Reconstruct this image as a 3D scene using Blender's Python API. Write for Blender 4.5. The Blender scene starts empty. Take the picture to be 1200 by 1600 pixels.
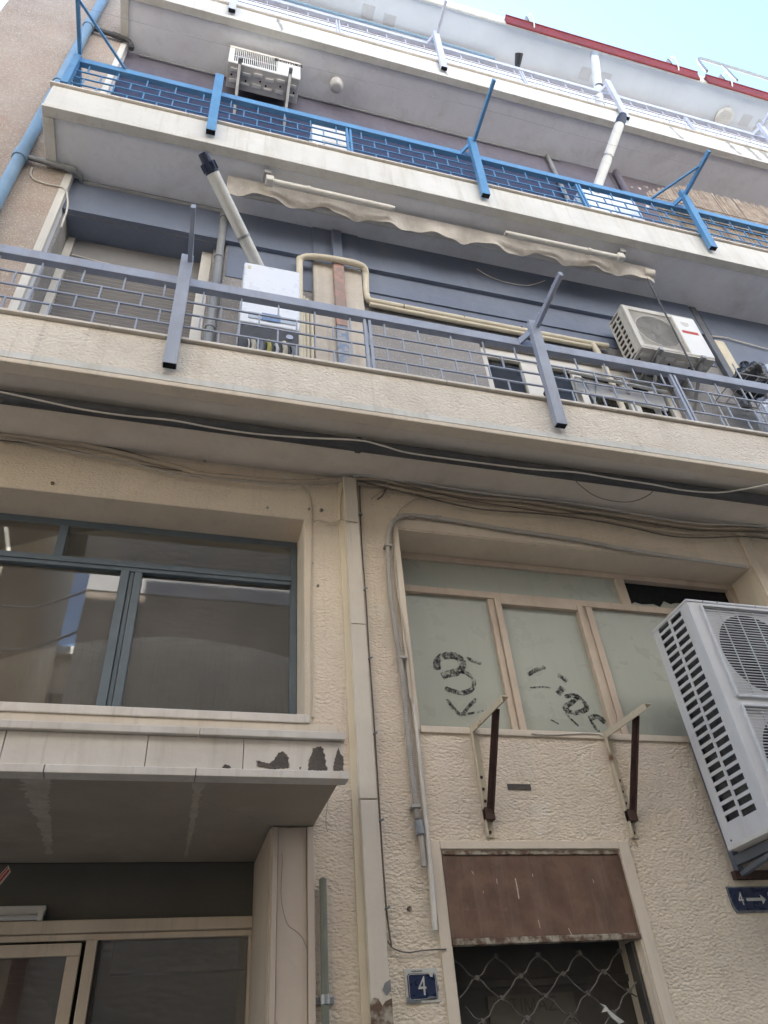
import bpy, bmesh, math, random
from mathutils import Vector, Matrix, Quaternion
random.seed(7)
R = math.radians
SC = bpy.context.scene
COL = SC.collection

# ------------------------------------------------------------------ camera
cam = bpy.data.cameras.new('camera')
camo = bpy.data.objects.new('camera', cam)
COL.objects.link(camo)
cam.sensor_fit = 'VERTICAL'
cam.sensor_height = 24.0
cam.lens = 24.0 * 1148.0 / 1600.0
cam.clip_start = 0.05
cam.clip_end = 600
m = Matrix(((0.9635414, -0.11029051, -0.24377031),
            (-0.25734171, -0.63138854, -0.73152154),
            (-0.07323389, 0.76758356, -0.63675135)))
camo.matrix_world = Matrix.Translation((0, -3.5, 1.6)) @ m.to_4x4()
SC.camera = camo

# ------------------------------------------------------------------ sky and sun
SUN_EL, SUN_AZ = R(44), R(-7)
world = bpy.data.worlds.new('World')
SC.world = world
world.use_nodes = True
wn = world.node_tree
bg = wn.nodes['Background']
sky = wn.nodes.new('ShaderNodeTexSky')
sky.sky_type = 'NISHITA'
sky.sun_disc = False
sky.sun_elevation = SUN_EL
sky.sun_rotation = SUN_AZ
sky.dust_density = 0.7
sky.air_density = 1.0
sky.ozone_density = 1.0
wn.links.new(sky.outputs[0], bg.inputs[0])
bg.inputs[1].default_value = 0.115
sl = bpy.data.lights.new('sun', 'SUN')
sl.energy = 5.0
sl.angle = R(0.5)
sl.color = (1.0, 0.94, 0.85)
so = bpy.data.objects.new('sun', sl)
COL.objects.link(so)
sd = Vector((math.sin(SUN_AZ) * math.cos(SUN_EL), math.cos(SUN_AZ) * math.cos(SUN_EL), math.sin(SUN_EL)))
so.rotation_euler = sd.to_track_quat('Z', 'Y').to_euler()
so.location = (0, 8, 25)
vs = SC.view_settings
vs.view_transform = 'Standard'
vs.look = 'None'
vs.gamma = 1.0
vs.exposure = 2.5
SC.cycles.max_bounces = 8
SC.cycles.diffuse_bounces = 4
SC.cycles.glossy_bounces = 3
SC.cycles.transparent_max_bounces = 8
SC.cycles.caustics_reflective = False
SC.cycles.caustics_refractive = False
SC.cycles.use_adaptive_sampling = True
SC.cycles.adaptive_threshold = 0.02
SC.cycles.use_denoising = True

# ------------------------------------------------------------------ materials
def srgb(r, g, b):
    f = lambda v: (v / 255 / 12.92) if v / 255 <= 0.04045 else ((v / 255 + 0.055) / 1.055) ** 2.4
    return (f(r), f(g), f(b), 1)

def c4(c):
    return (c[0], c[1], c[2], 1)

MATS = {}

def mat(name, col, col2=None, scale=4.0, rough=0.7, bump=None, metal=0.0, spec=0.4, streak=None, speck=None, coat=0.0, lohi=(0.35, 0.7), cells=None, blotch=()):
    """Painted / plain surface: base colour with two-scale mottling, optional vertical rain
    streaks (colour, amount), optional speckle (colour, scale, amount) and relief (scale xyz, distance)."""
    mt = bpy.data.materials.new(name)
    mt.use_nodes = True
    nt = mt.node_tree
    N, L = nt.nodes, nt.links
    p = N['Principled BSDF']
    geo = N.new('ShaderNodeNewGeometry')
    pos = geo.outputs['Position']
    p.inputs['Roughness'].default_value = rough
    p.inputs['Metallic'].default_value = metal
    p.inputs['Specular IOR Level'].default_value = spec
    p.inputs['Coat Weight'].default_value = coat
    def noise(vec, sc, det=5, ro=0.6, dist=0.0):
        n = N.new('ShaderNodeTexNoise')
        n.inputs['Scale'].default_value = sc
        n.inputs['Detail'].default_value = det
        n.inputs['Roughness'].default_value = ro
        n.inputs['Distortion'].default_value = dist
        L.new(vec, n.inputs['Vector'])
        return n.outputs['Fac']
    def mapped(s):
        v = N.new('ShaderNodeVectorMath')
        v.operation = 'MULTIPLY'
        L.new(pos, v.inputs[0])
        v.inputs[1].default_value = s
        return v.outputs[0]
    def mapr(src, a, b, x=0.0, y=1.0):
        r = N.new('ShaderNodeMapRange')
        L.new(src, r.inputs[0])
        r.inputs[1].default_value, r.inputs[2].default_value = a, b
        r.inputs[3].default_value, r.inputs[4].default_value = x, y
        return r.outputs[0]
    def mix(fac, a, b):
        x = N.new('ShaderNodeMix')
        x.data_type = 'RGBA'
        if isinstance(fac, float):
            x.inputs[0].default_value = fac
        else:
            L.new(fac, x.inputs[0])
        for k, v in ((6, a), (7, b)):
            if isinstance(v, tuple):
                x.inputs[k].default_value = v
            else:
                L.new(v, x.inputs[k])
        return x.outputs[2]
    base = c4(col)
    if col2 is None:
        col2 = tuple(v * 0.82 for v in col[:3])
    cur = mix(mapr(noise(pos, scale), lohi[0], lohi[1]), base, c4(col2))
    for bc, bs, ba, b0 in blotch:
        cur = mix(mapr(noise(pos, bs, 7, 0.62, 0.4), b0, b0 + 0.16, 0.0, ba), cur, c4(bc))
    if speck:
        v = N.new('ShaderNodeTexVoronoi')
        v.inputs['Scale'].default_value = speck[1]
        L.new(pos, v.inputs['Vector'])
        sp = N.new('ShaderNodeSeparateColor')
        L.new(v.outputs['Color'], sp.inputs[0])
        cur = mix(mapr(sp.outputs[0], 1 - speck[2], 1 - speck[2] + 0.15), cur, c4(speck[0]))
    if streak:
        f = mapr(noise(mapped((7, 7, 0.7)), 1.0, 6, 0.65), 0.5, 0.75, 0.0, streak[1])
        cur = mix(f, cur, c4(streak[0]))
        f = mapr(noise(mapped((26, 26, 1.1)), 1.0, 4, 0.7), 0.56, 0.74, 0.0, streak[1] * 0.8)
        cur = mix(f, cur, c4(tuple(v * 0.8 for v in streak[0][:3])))
    L.new(cur, p.inputs['Base Color'])
    rr = mapr(noise(pos, scale * 3.1), 0.3, 0.7, max(0.02, rough - 0.1), min(1, rough + 0.1))
    L.new(rr, p.inputs['Roughness'])
    if cells:
        # hammered plaster: flattened domes with creases between them
        w = N.new('ShaderNodeTexNoise')
        w.inputs['Scale'].default_value = 0.55
        w.inputs['Detail'].default_value = 2
        cv = mapped(cells[0])
        L.new(cv, w.inputs['Vector'])
        va = N.new('ShaderNodeVectorMath')
        va.operation = 'MULTIPLY_ADD'
        L.new(w.outputs['Color'], va.inputs[0])
        va.inputs[1].default_value = (1.15, 1.15, 1.15)
        L.new(cv, va.inputs[2])
        vo = N.new('ShaderNodeTexVoronoi')
        vo.feature = 'F1'
        vo.inputs['Scale'].default_value = 1.0
        L.new(va.outputs[0], vo.inputs['Vector'])
        big = noise(mapped(tuple(v * 0.22 for v in cells[0])), 1.0, 3)
        ml = N.new('ShaderNodeMath')
        ml.operation = 'MULTIPLY'
        L.new(vo.outputs['Distance'], ml.inputs[0])
        L.new(mapr(big, 0.3, 0.65, 0.35, 1.15), ml.inputs[1])
        b = N.new('ShaderNodeBump')
        b.invert = True
        b.inputs['Strength'].default_value = 1.0
        b.inputs['Distance'].default_value = cells[1]
        L.new(ml.outputs[0], b.inputs['Height'])
        fb = N.new('ShaderNodeBump')
        fb.inputs['Distance'].default_value = 0.003
        L.new(noise(pos, 160, 3), fb.inputs['Height'])
        L.new(b.outputs[0], fb.inputs['Normal'])
        L.new(fb.outputs[0], p.inputs['Normal'])
    elif bump:
        b = N.new('ShaderNodeBump')
        b.inputs['Strength'].default_value = 1.0
        b.inputs['Distance'].default_value = bump[1]
        L.new(noise(mapped(bump[0]), 1.0, bump[2] if len(bump) > 2 else 3, 0.55, bump[3] if len(bump) > 3 else 0.3), b.inputs['Height'])
        L.new(b.outputs[0], p.inputs['Normal'])
    MATS[name] = mt
    return mt

def glass_mat(name, tint=(0.9, 0.93, 0.9), ior=1.75, wav=0.00015, haze=0.15):
    mt = bpy.data.materials.new(name)
    mt.use_nodes = True
    nt = mt.node_tree
    N, L = nt.nodes, nt.links
    N.remove(N['Principled BSDF'])
    out = N['Material Output']
    tr = N.new('ShaderNodeBsdfTransparent')
    tr.inputs[0].default_value = c4(tint)
    gl = N.new('ShaderNodeBsdfGlossy')
    gl.inputs['Roughness'].default_value = 0.015
    fr = N.new('ShaderNodeFresnel')
    fr.inputs[0].default_value = ior
    mx = N.new('ShaderNodeMixShader')
    L.new(fr.outputs[0], mx.inputs[0])
    L.new(tr.outputs[0], mx.inputs[1])
    L.new(gl.outputs[0], mx.inputs[2])
    geo = N.new('ShaderNodeNewGeometry')
    n = N.new('ShaderNodeTexNoise')
    n.inputs['Scale'].default_value = 4
    n.inputs['Detail'].default_value = 1
    L.new(geo.outputs['Position'], n.inputs['Vector'])
    b = N.new('ShaderNodeBump')
    b.inputs['Distance'].default_value = wav
    L.new(n.outputs[0], b.inputs['Height'])
    L.new(b.outputs[0], gl.inputs['Normal'])
    # pale diffuse haze painted over the pane to lift its dark reflections
    df = N.new('ShaderNodeBsdfDiffuse')
    df.inputs[0].default_value = (0.50, 0.45, 0.38, 1)
    dn = N.new('ShaderNodeTexNoise')
    dn.inputs['Scale'].default_value = 3.0
    dn.inputs['Detail'].default_value = 8
    dn.inputs['Roughness'].default_value = 0.65
    L.new(geo.outputs['Position'], dn.inputs['Vector'])
    dr_ = N.new('ShaderNodeMapRange')
    L.new(dn.outputs[0], dr_.inputs[0])
    dr_.inputs[1].default_value, dr_.inputs[2].default_value = 0.3, 0.75
    dr_.inputs[3].default_value, dr_.inputs[4].default_value = haze * 0.6, haze * 1.5
    m2 = N.new('ShaderNodeMixShader')
    L.new(dr_.outputs[0], m2.inputs[0])
    L.new(mx.outputs[0], m2.inputs[1])
    L.new(df.outputs[0], m2.inputs[2])
    L.new(m2.outputs[0], out.inputs[0])
    MATS[name] = mt
    return mt

def spray_mat(name, col, lo=0.40, hi=0.58, sc=38):
    """Broken black spray paint: flat print, patchy cover."""
    mt = bpy.data.materials.new(name)
    mt.use_nodes = True
    nt = mt.node_tree
    N, L = nt.nodes, nt.links
    p = N['Principled BSDF']
    p.inputs['Base Color'].default_value = c4(col)
    p.inputs['Roughness'].default_value = 0.6
    geo = N.new('ShaderNodeNewGeometry')
    n = N.new('ShaderNodeTexNoise')
    n.inputs['Scale'].default_value = sc
    n.inputs['Detail'].default_value = 9
    n.inputs['Roughness'].default_value = 0.75
    L.new(geo.outputs['Position'], n.inputs['Vector'])
    r = N.new('ShaderNodeMapRange')
    L.new(n.outputs[0], r.inputs[0])
    r.inputs[1].default_value, r.inputs[2].default_value = lo, hi
    L.new(r.outputs[0], p.inputs['Alpha'])
    MATS[name] = mt
    return mt

mat('stucco', (0.75, 0.645, 0.50), (0.68, 0.57, 0.435), 0.9, 0.85, cells=((46, 46, 82), 0.0062), streak=((0.54, 0.47, 0.37), 0.4), blotch=(((0.69, 0.575, 0.475), 0.8, 0.6, 0.46), ((0.52, 0.455, 0.36), 2.3, 0.4, 0.56), ((0.77, 0.72, 0.62), 4.5, 0.5, 0.58)))
mat('smooth_plaster', (0.67, 0.58, 0.46), (0.60, 0.51, 0.405), 3, 0.8, ((9, 9, 9), 0.004), streak=((0.46, 0.39, 0.31), 0.4))
mat('yellow_plaster', (0.72, 0.63, 0.47), (0.66, 0.57, 0.42), 3, 0.8, ((12, 12, 12), 0.003))
mat('duct_paint', (0.63, 0.56, 0.465), (0.56, 0.495, 0.41), 4, 0.75, ((14, 14, 14), 0.002), streak=((0.42, 0.37, 0.3), 0.35))
mat('soffit_cream', (0.76, 0.685, 0.59), (0.70, 0.63, 0.54), 1.4, 0.85, ((7, 7, 7), 0.004), streak=((0.56, 0.49, 0.41), 0.3), blotch=(((0.60, 0.53, 0.44), 1.2, 0.5, 0.5), ((0.50, 0.44, 0.37), 4.0, 0.4, 0.58)))
mat('fascia_rough', (0.74, 0.675, 0.58), (0.68, 0.615, 0.53), 1.6, 0.85, cells=((40, 40, 60), 0.007), streak=((0.52, 0.46, 0.38), 0.4), blotch=(((0.56, 0.50, 0.42), 1.8, 0.5, 0.53), ((0.45, 0.41, 0.35), 5.0, 0.35, 0.6)))
mat('fascia_smooth', (0.65, 0.64, 0.60), (0.57, 0.56, 0.52), 2.0, 0.8, ((10, 10, 10), 0.004), streak=((0.46, 0.42, 0.35), 0.6), blotch=(((0.50, 0.47, 0.41), 2.2, 0.5, 0.54), ((0.40, 0.36, 0.30), 7.0, 0.45, 0.62)))
mat('soffit_grey', (0.79, 0.80, 0.84), (0.70, 0.705, 0.74), 0.9, 0.85, ((6, 6, 6), 0.004), lohi=(0.4, 0.7), streak=((0.58, 0.55, 0.51), 0.3), blotch=(((0.56, 0.55, 0.56), 1.3, 0.6, 0.52), ((0.52, 0.48, 0.44), 3.6, 0.5, 0.6)))
mat('patch_grey', (0.46, 0.475, 0.49), (0.40, 0.41, 0.425), 6, 0.8)
mat('soffit_pale', (0.55, 0.59, 0.63), (0.48, 0.515, 0.55), 1.1, 0.85, ((6, 6, 6), 0.004))
mat('pebbledash', (0.42, 0.355, 0.30), (0.33, 0.265, 0.215), 1.3, 0.9, ((90, 90, 90), 0.012, 2, 0), speck=((0.475, 0.425, 0.375), 115, 0.25), blotch=(((0.38, 0.27, 0.215), 1.1, 0.6, 0.5), ((0.50, 0.46, 0.41), 3.0, 0.4, 0.58)))
mat('grey_render', (0.31, 0.295, 0.285), (0.26, 0.245, 0.24), 3.0, 0.9, ((90, 90, 90), 0.008, 2, 0), speck=((0.39, 0.375, 0.36), 95, 0.16))
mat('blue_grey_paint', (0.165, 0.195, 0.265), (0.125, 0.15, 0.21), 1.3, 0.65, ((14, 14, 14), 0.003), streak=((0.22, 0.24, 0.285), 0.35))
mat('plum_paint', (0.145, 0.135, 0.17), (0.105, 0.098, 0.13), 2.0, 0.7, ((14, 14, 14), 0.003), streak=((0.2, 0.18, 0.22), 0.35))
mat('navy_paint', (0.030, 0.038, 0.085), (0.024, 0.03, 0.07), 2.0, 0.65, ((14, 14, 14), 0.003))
mat('damp', (0.27, 0.26, 0.225), (0.40, 0.39, 0.35), 7, 0.9)
mat('peeling_plum', (0.125, 0.105, 0.12), (0.55, 0.53, 0.5), 2.6, 0.75, ((14, 14, 14), 0.004), lohi=(0.60, 0.63))
mat('rust_paint', (0.28, 0.15, 0.11), (0.20, 0.11, 0.09), 3.0, 0.75)
mat('concrete', (0.56, 0.51, 0.44), (0.46, 0.41, 0.35), 5.0, 0.9, ((30, 30, 30), 0.004), streak=((0.36, 0.32, 0.28), 0.5))
mat('marble', (0.68, 0.625, 0.555), (0.585, 0.53, 0.46), 3.5, 0.45, ((20, 20, 20), 0.0015), streak=((0.44, 0.39, 0.32), 0.55), blotch=(((0.50, 0.44, 0.37), 5.0, 0.5, 0.56),))
mat('marble_pink', (0.60, 0.505, 0.415), (0.54, 0.45, 0.37), 2.5, 0.5, ((20, 20, 20), 0.001), streak=((0.42, 0.35, 0.28), 0.3))
mat('bare_mortar', (0.12, 0.10, 0.085), (0.08, 0.068, 0.06), 12, 0.95, ((60, 60, 60), 0.006))
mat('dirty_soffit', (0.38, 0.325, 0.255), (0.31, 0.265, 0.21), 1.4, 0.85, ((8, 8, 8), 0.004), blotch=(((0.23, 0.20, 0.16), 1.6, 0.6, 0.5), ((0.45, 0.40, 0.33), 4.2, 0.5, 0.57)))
mat('limescale', (0.50, 0.45, 0.37), (0.40, 0.35, 0.28), 14, 0.9, ((40, 40, 40), 0.003))
mat('dark_panel', (0.12, 0.113, 0.095), (0.095, 0.09, 0.077), 2, 0.7, ((20, 20, 20), 0.002))
mat('cream_frame', (0.66, 0.56, 0.44), (0.57, 0.475, 0.37), 5, 0.5, ((30, 30, 30), 0.0015), streak=((0.38, 0.30, 0.22), 0.45))
mat('pink_frame', (0.56, 0.46, 0.365), (0.48, 0.39, 0.31), 6, 0.6, ((50, 50, 8), 0.002), streak=((0.36, 0.28, 0.2), 0.4))
mat('teal_frame', (0.12, 0.15, 0.17), (0.09, 0.115, 0.135), 5, 0.45, ((40, 40, 8), 0.0015))
mat('white_frame', (0.66, 0.64, 0.59), (0.58, 0.55, 0.5), 5, 0.4)
mat('lilac_paint', (0.31, 0.345, 0.425), (0.255, 0.285, 0.355), 5, 0.45, ((40, 40, 40), 0.001), streak=((0.24, 0.19, 0.16), 0.4))
mat('blue_paint', (0.10, 0.265, 0.47), (0.085, 0.225, 0.41), 6, 0.4, ((40, 40, 40), 0.001), streak=((0.16, 0.2, 0.26), 0.4))
mat('pale_lilac_paint', (0.56, 0.57, 0.64), (0.47, 0.48, 0.54), 6, 0.4, streak=((0.3, 0.26, 0.24), 0.4))
mat('black_plastic', (0.022, 0.022, 0.026), (0.03, 0.03, 0.034), 8, 0.5)
mat('hollow_shade', (0.008, 0.008, 0.009), (0.006, 0.006, 0.007), 8, 0.9)  # near black painted in for the shade inside openings
mat('navy_plastic', (0.03, 0.04, 0.075), (0.025, 0.033, 0.06), 8, 0.45)
mat('ac_white', (0.76, 0.755, 0.73), (0.70, 0.695, 0.665), 3, 0.42, streak=((0.58, 0.55, 0.5), 0.35))
mat('ac_old', (0.56, 0.53, 0.47), (0.49, 0.46, 0.40), 4, 0.45, streak=((0.38, 0.34, 0.28), 0.4))
mat('ac_grey', (0.60, 0.60, 0.605), (0.55, 0.55, 0.555), 3, 0.42, streak=((0.42, 0.40, 0.37), 0.35), blotch=(((0.48, 0.46, 0.43), 4.0, 0.35, 0.58),))
mat('ac_under', (0.62, 0.60, 0.57), (0.52, 0.50, 0.47), 6, 0.6)
mat('coil', (0.11, 0.115, 0.115), (0.07, 0.073, 0.075), 20, 0.5, ((4, 4, 260), 0.004, 1, 0), metal=0.2)
mat('boiler_white', (0.72, 0.75, 0.80), (0.68, 0.71, 0.765), 2, 0.3)
mat('boiler_blue', (0.13, 0.22, 0.40), (0.11, 0.19, 0.35), 4, 0.35)
mat('boiler_grey', (0.40, 0.45, 0.53), (0.36, 0.40, 0.48), 4, 0.35)
mat('pvc_white', (0.66, 0.655, 0.62), (0.58, 0.57, 0.53), 5, 0.45, streak=((0.44, 0.42, 0.37), 0.4))
mat('pvc_grey', (0.27, 0.28, 0.29), (0.22, 0.23, 0.24), 6, 0.5)
mat('pipe_dark', (0.085, 0.085, 0.088), (0.06, 0.06, 0.063), 7, 0.6, ((40, 40, 40), 0.003))
mat('pipe_blue', (0.20, 0.31, 0.43), (0.165, 0.265, 0.375), 5, 0.5)
mat('pipe_green', (0.165, 0.17, 0.135), (0.30, 0.28, 0.21), 5, 0.6, lohi=(0.5, 0.72))
mat('insulation', (0.66, 0.60, 0.475), (0.56, 0.50, 0.385), 7, 0.8, ((40, 40, 40), 0.004))
mat('cable_beige', (0.50, 0.42, 0.32), (0.42, 0.35, 0.265), 12, 0.6)
mat('cable_dark', (0.16, 0.13, 0.105), (0.11, 0.09, 0.075), 12, 0.6)
mat('cable_white', (0.64, 0.60, 0.54), (0.56, 0.52, 0.46), 12, 0.6)
mat('conduit_grey', (0.42, 0.385, 0.34), (0.36, 0.33, 0.29), 10, 0.55)
mat('rust', (0.075, 0.04, 0.03), (0.045, 0.027, 0.022), 14, 0.85, ((60, 60, 60), 0.002))
mat('rusty_cream', (0.52, 0.44, 0.32), (0.16, 0.08, 0.045), 9, 0.7, ((50, 50, 50), 0.0015), lohi=(0.55, 0.68))
mat('galvanised', (0.36, 0.36, 0.36), (0.27, 0.27, 0.27), 14, 0.45, metal=0.6)
mat('brown_sheet', (0.165, 0.094, 0.06), (0.105, 0.06, 0.04), 6.5, 0.6, ((60, 60, 6), 0.0012), streak=((0.26, 0.19, 0.135), 0.4), lohi=(0.4, 0.62), blotch=(((0.075, 0.042, 0.03), 9, 0.6, 0.57), ((0.26, 0.17, 0.11), 14, 0.5, 0.62)))
mat('scratch', (0.5, 0.43, 0.36), None, 10, 0.8)
mat('flaked_sill', (0.36, 0.32, 0.25), (0.12, 0.075, 0.05), 16, 0.8, ((60, 60, 60), 0.003), lohi=(0.42, 0.55))
mat('gate_iron', (0.13, 0.118, 0.10), (0.065, 0.05, 0.04), 14, 0.65, metal=0.1)
mat('door_dark', (0.085, 0.076, 0.064), (0.06, 0.053, 0.045), 5, 0.5)
mat('old_notice', (0.12, 0.107, 0.088), (0.10, 0.09, 0.073), 4, 0.8)
mat('notice_ink', (0.085, 0.075, 0.06), None, 5, 0.8)
mat('whitewashed', (0.40, 0.415, 0.36), (0.365, 0.38, 0.33), 1.3, 0.3, spec=0.35, streak=((0.32, 0.335, 0.29), 0.25))
mat('paper_torn', (0.40, 0.40, 0.345), (0.30, 0.31, 0.26), 9, 0.6)
mat('plate_blue', (0.012, 0.02, 0.055), (0.018, 0.028, 0.07), 10, 0.3, spec=0.5)
mat('plate_white', (0.56, 0.55, 0.50), (0.42, 0.41, 0.36), 14, 0.4)
mat('plate_chip', (0.20, 0.23, 0.25), (0.10, 0.08, 0.06), 30, 0.8)
mat('red_sticker', (0.50, 0.05, 0.04), (0.42, 0.04, 0.035), 6, 0.5)
mat('ink_dark', (0.03, 0.03, 0.035), None, 6, 0.6)
mat('red_metal', (0.20, 0.026, 0.022), (0.155, 0.022, 0.019), 4, 0.55, streak=((0.12, 0.03, 0.025), 0.4))
mat('awning_cloth', (0.66, 0.62, 0.57), (0.42, 0.38, 0.34), 5, 0.9, ((30, 30, 8), 0.006), lohi=(0.42, 0.75))
mat('reed', (0.50, 0.41, 0.32), (0.30, 0.23, 0.18), 9, 0.8)
mat('shutter_grey', (0.24, 0.235, 0.235), (0.21, 0.205, 0.205), 4, 0.6)
mat('bag_black', (0.02, 0.021, 0.025), (0.03, 0.031, 0.036), 6, 0.25, ((9, 9, 9), 0.03))
mat('bag_white', (0.66, 0.68, 0.72), (0.58, 0.6, 0.65), 6, 0.3, ((9, 9, 9), 0.03))
mat('lamp_globe', (0.52, 0.51, 0.50), None, 6, 0.4)
mat('stain_blue', (0.20, 0.26, 0.37), (0.38, 0.37, 0.37), 16, 0.8, lohi=(0.45, 0.6))
mat('stain_red', (0.30, 0.225, 0.20), (0.42, 0.25, 0.21), 16, 0.8, lohi=(0.5, 0.6))
mat('steel_post', (0.13, 0.14, 0.165), (0.11, 0.12, 0.14), 6, 0.6)
mat('brick_red', (0.24, 0.095, 0.075), (0.17, 0.065, 0.052), 9, 0.85, ((60, 60, 60), 0.003))
mat('mortar', (0.30, 0.27, 0.24), None, 9, 0.9)
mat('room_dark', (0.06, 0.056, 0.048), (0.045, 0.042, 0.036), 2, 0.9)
mat('curtain', (0.27, 0.25, 0.215), (0.23, 0.213, 0.185), 3, 0.9, ((14, 14, 1), 0.02))
mat('bounce_paving', (0.25, 0.225, 0.19), (0.21, 0.19, 0.16), 6, 0.9, ((80, 80, 80), 0.004))  # pale warm ground colour, set to bounce light up to the soffits
mat('pavement', (0.42, 0.395, 0.355), (0.35, 0.33, 0.295), 5, 0.85, ((40, 40, 40), 0.003))
mat('opposite_stucco', (0.46, 0.40, 0.335), (0.39, 0.34, 0.285), 1.5, 0.9, cells=((6, 6, 16), 0.022))
mat('opposite_pale', (0.67, 0.68, 0.69), (0.61, 0.62, 0.63), 1.5, 0.9)
mat('opposite_band', (0.46, 0.45, 0.44), (0.40, 0.39, 0.38), 2, 0.85)
mat('opposite_cream', (0.52, 0.46, 0.38), (0.44, 0.385, 0.315), 1.5, 0.9)
mat('peg_green', (0.05, 0.42, 0.36), None, 6, 0.4)
mat('yellow_hose', (0.52, 0.45, 0.10), (0.44, 0.38, 0.09), 12, 0.5)
mat('plastic_film', (0.42, 0.43, 0.42), (0.30, 0.31, 0.30), 14, 0.2, ((26, 26, 8), 0.02))
glass_mat('glass', ior=2.0)
glass_mat('glass_dim', (0.75, 0.78, 0.75), 1.3, haze=0.04)
spray_mat('spray', (0.012, 0.013, 0.012))

# ------------------------------------------------------------------ geometry helpers
class MB:
    """Collects shapes in world coordinates; build() links them as one mesh object."""
    def __init__(s):
        s.v, s.f = [], []
    def add(s, vs, fs):
        o = len(s.v)
        s.v += [tuple(p) for p in vs]
        s.f += [tuple(i + o for i in q) for q in fs]
        return s
    def box(s, x0, x1, y0, y1, z0, z1):
        vs = [(x, y, z) for z in (z0, z1) for y in (y0, y1) for x in (x0, x1)]
        return s.add(vs, [(0, 2, 3, 1), (4, 5, 7, 6), (0, 1, 5, 4), (2, 6, 7, 3), (0, 4, 6, 2), (1, 3, 7, 5)])
    def bar(s, a, b, w, h, up=(0, 0, 1)):
        a, b = Vector(a), Vector(b)
        d = (b - a).normalized()
        u = Vector(up)
        if abs(d.dot(u)) > 0.95:
            u = Vector((0, 1, 0))
        r = d.cross(u).normalized()
        u = r.cross(d).normalized()
        vs = []
        for p in (a, b):
            for i, j in ((-1, -1), (1, -1), (1, 1), (-1, 1)):
                vs.append(p + r * (i * w / 2) + u * (j * h / 2))
        return s.add(vs, [(3, 2, 1, 0), (4, 5, 6, 7), (0, 1, 5, 4), (1, 2, 6, 5), (2, 3, 7, 6), (3, 0, 4, 7)])
    def tube(s, pts, r, n=10, caps=True):
        pts = [Vector(p) for p in pts]
        rad = r if isinstance(r, (list, tuple)) else [r] * len(pts)
        t0 = (pts[1] - pts[0]).normalized()
        ref = Vector((0, 0, 1)) if abs(t0.z) < 0.9 else Vector((0, 1, 0))
        nr = t0.cross(ref).normalized()
        vs = []
        prev = t0
        for i, p in enumerate(pts):
            if i == 0:
                t = t0
            elif i == len(pts) - 1:
                t = (pts[i] - pts[i - 1]).normalized()
            else:
                t = ((pts[i] - pts[i - 1]).normalized() + (pts[i + 1] - pts[i]).normalized()).normalized()
            q = prev.rotation_difference(t)
            nr = (q @ nr).normalized()
            prev = t
            bn = t.cross(nr)
            for k in range(n):
                a = 2 * math.pi * k / n
                vs.append(p + nr * (math.cos(a) * rad[i]) + bn * (math.sin(a) * rad[i]))
        fs = []
        for i in range(len(pts) - 1):
            for k in range(n):
                k2 = (k + 1) % n
                fs.append((i * n + k, i * n + k2, (i + 1) * n + k2, (i + 1) * n + k))
        if caps:
            fs.append(tuple(range(n - 1, -1, -1)))
            fs.append(tuple((len(pts) - 1) * n + k for k in range(n)))
        return s.add(vs, fs)
    def disc(s, c, r, axis='y', t=0.01, n=24):
        c = Vector(c)
        d = {'x': Vector((1, 0, 0)), 'y': Vector((0, 1, 0)), 'z': Vector((0, 0, 1))}[axis]
        return s.tube([c - d * t / 2, c + d * t / 2], r, n)
    def poly(s, pts, y0, y1):
        """Outline in x,z extruded from y0 to y1."""
        n = len(pts)
        vs = [(x, y0, z) for x, z in pts] + [(x, y1, z) for x, z in pts]
        fs = [tuple(range(n)), tuple(range(2 * n - 1, n - 1, -1))]
        fs += [(i, n + i, n + (i + 1) % n, (i + 1) % n) for i in range(n)]
        return s.add(vs, fs)
    def holed(s, x0, x1, z0, z1, y0, y1, holes):
        """Slab in the x,z plane from y0 (front) to y1 with rectangular openings."""
        xs = sorted({x0, x1} | {min(max(v, x0), x1) for h in holes for v in h[:2]})
        zs = sorted({z0, z1} | {min(max(v, z0), z1) for h in holes for v in h[2:]})
        def solid(i, j):
            if i < 0 or j < 0 or i >= len(xs) - 1 or j >= len(zs) - 1:
                return False
            cx, cz = (xs[i] + xs[i + 1]) / 2, (zs[j] + zs[j + 1]) / 2
            return not any(h[0] < cx < h[1] and h[2] < cz < h[3] for h in holes)
        for i in range(len(xs) - 1):
            for j in range(len(zs) - 1):
                if not solid(i, j):
                    continue
                a, b, c, d = xs[i], xs[i + 1], zs[j], zs[j + 1]
                s.add([(a, y0, c), (b, y0, c), (b, y0, d), (a, y0, d)], [(0, 1, 2, 3)])
                s.add([(a, y1, c), (b, y1, c), (b, y1, d), (a, y1, d)], [(3, 2, 1, 0)])
                if not solid(i - 1, j):
                    s.add([(a, y0, c), (a, y0, d), (a, y1, d), (a, y1, c)], [(0, 1, 2, 3)])
                if not solid(i + 1, j):
                    s.add([(b, y0, c), (b, y1, c), (b, y1, d), (b, y0, d)], [(0, 1, 2, 3)])
                if not solid(i, j - 1):
                    s.add([(a, y0, c), (a, y1, c), (b, y1, c), (b, y0, c)], [(0, 1, 2, 3)])
                if not solid(i, j + 1):
                    s.add([(a, y0, d), (b, y0, d), (b, y1, d), (a, y1, d)], [(0, 1, 2, 3)])
        return s
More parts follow.
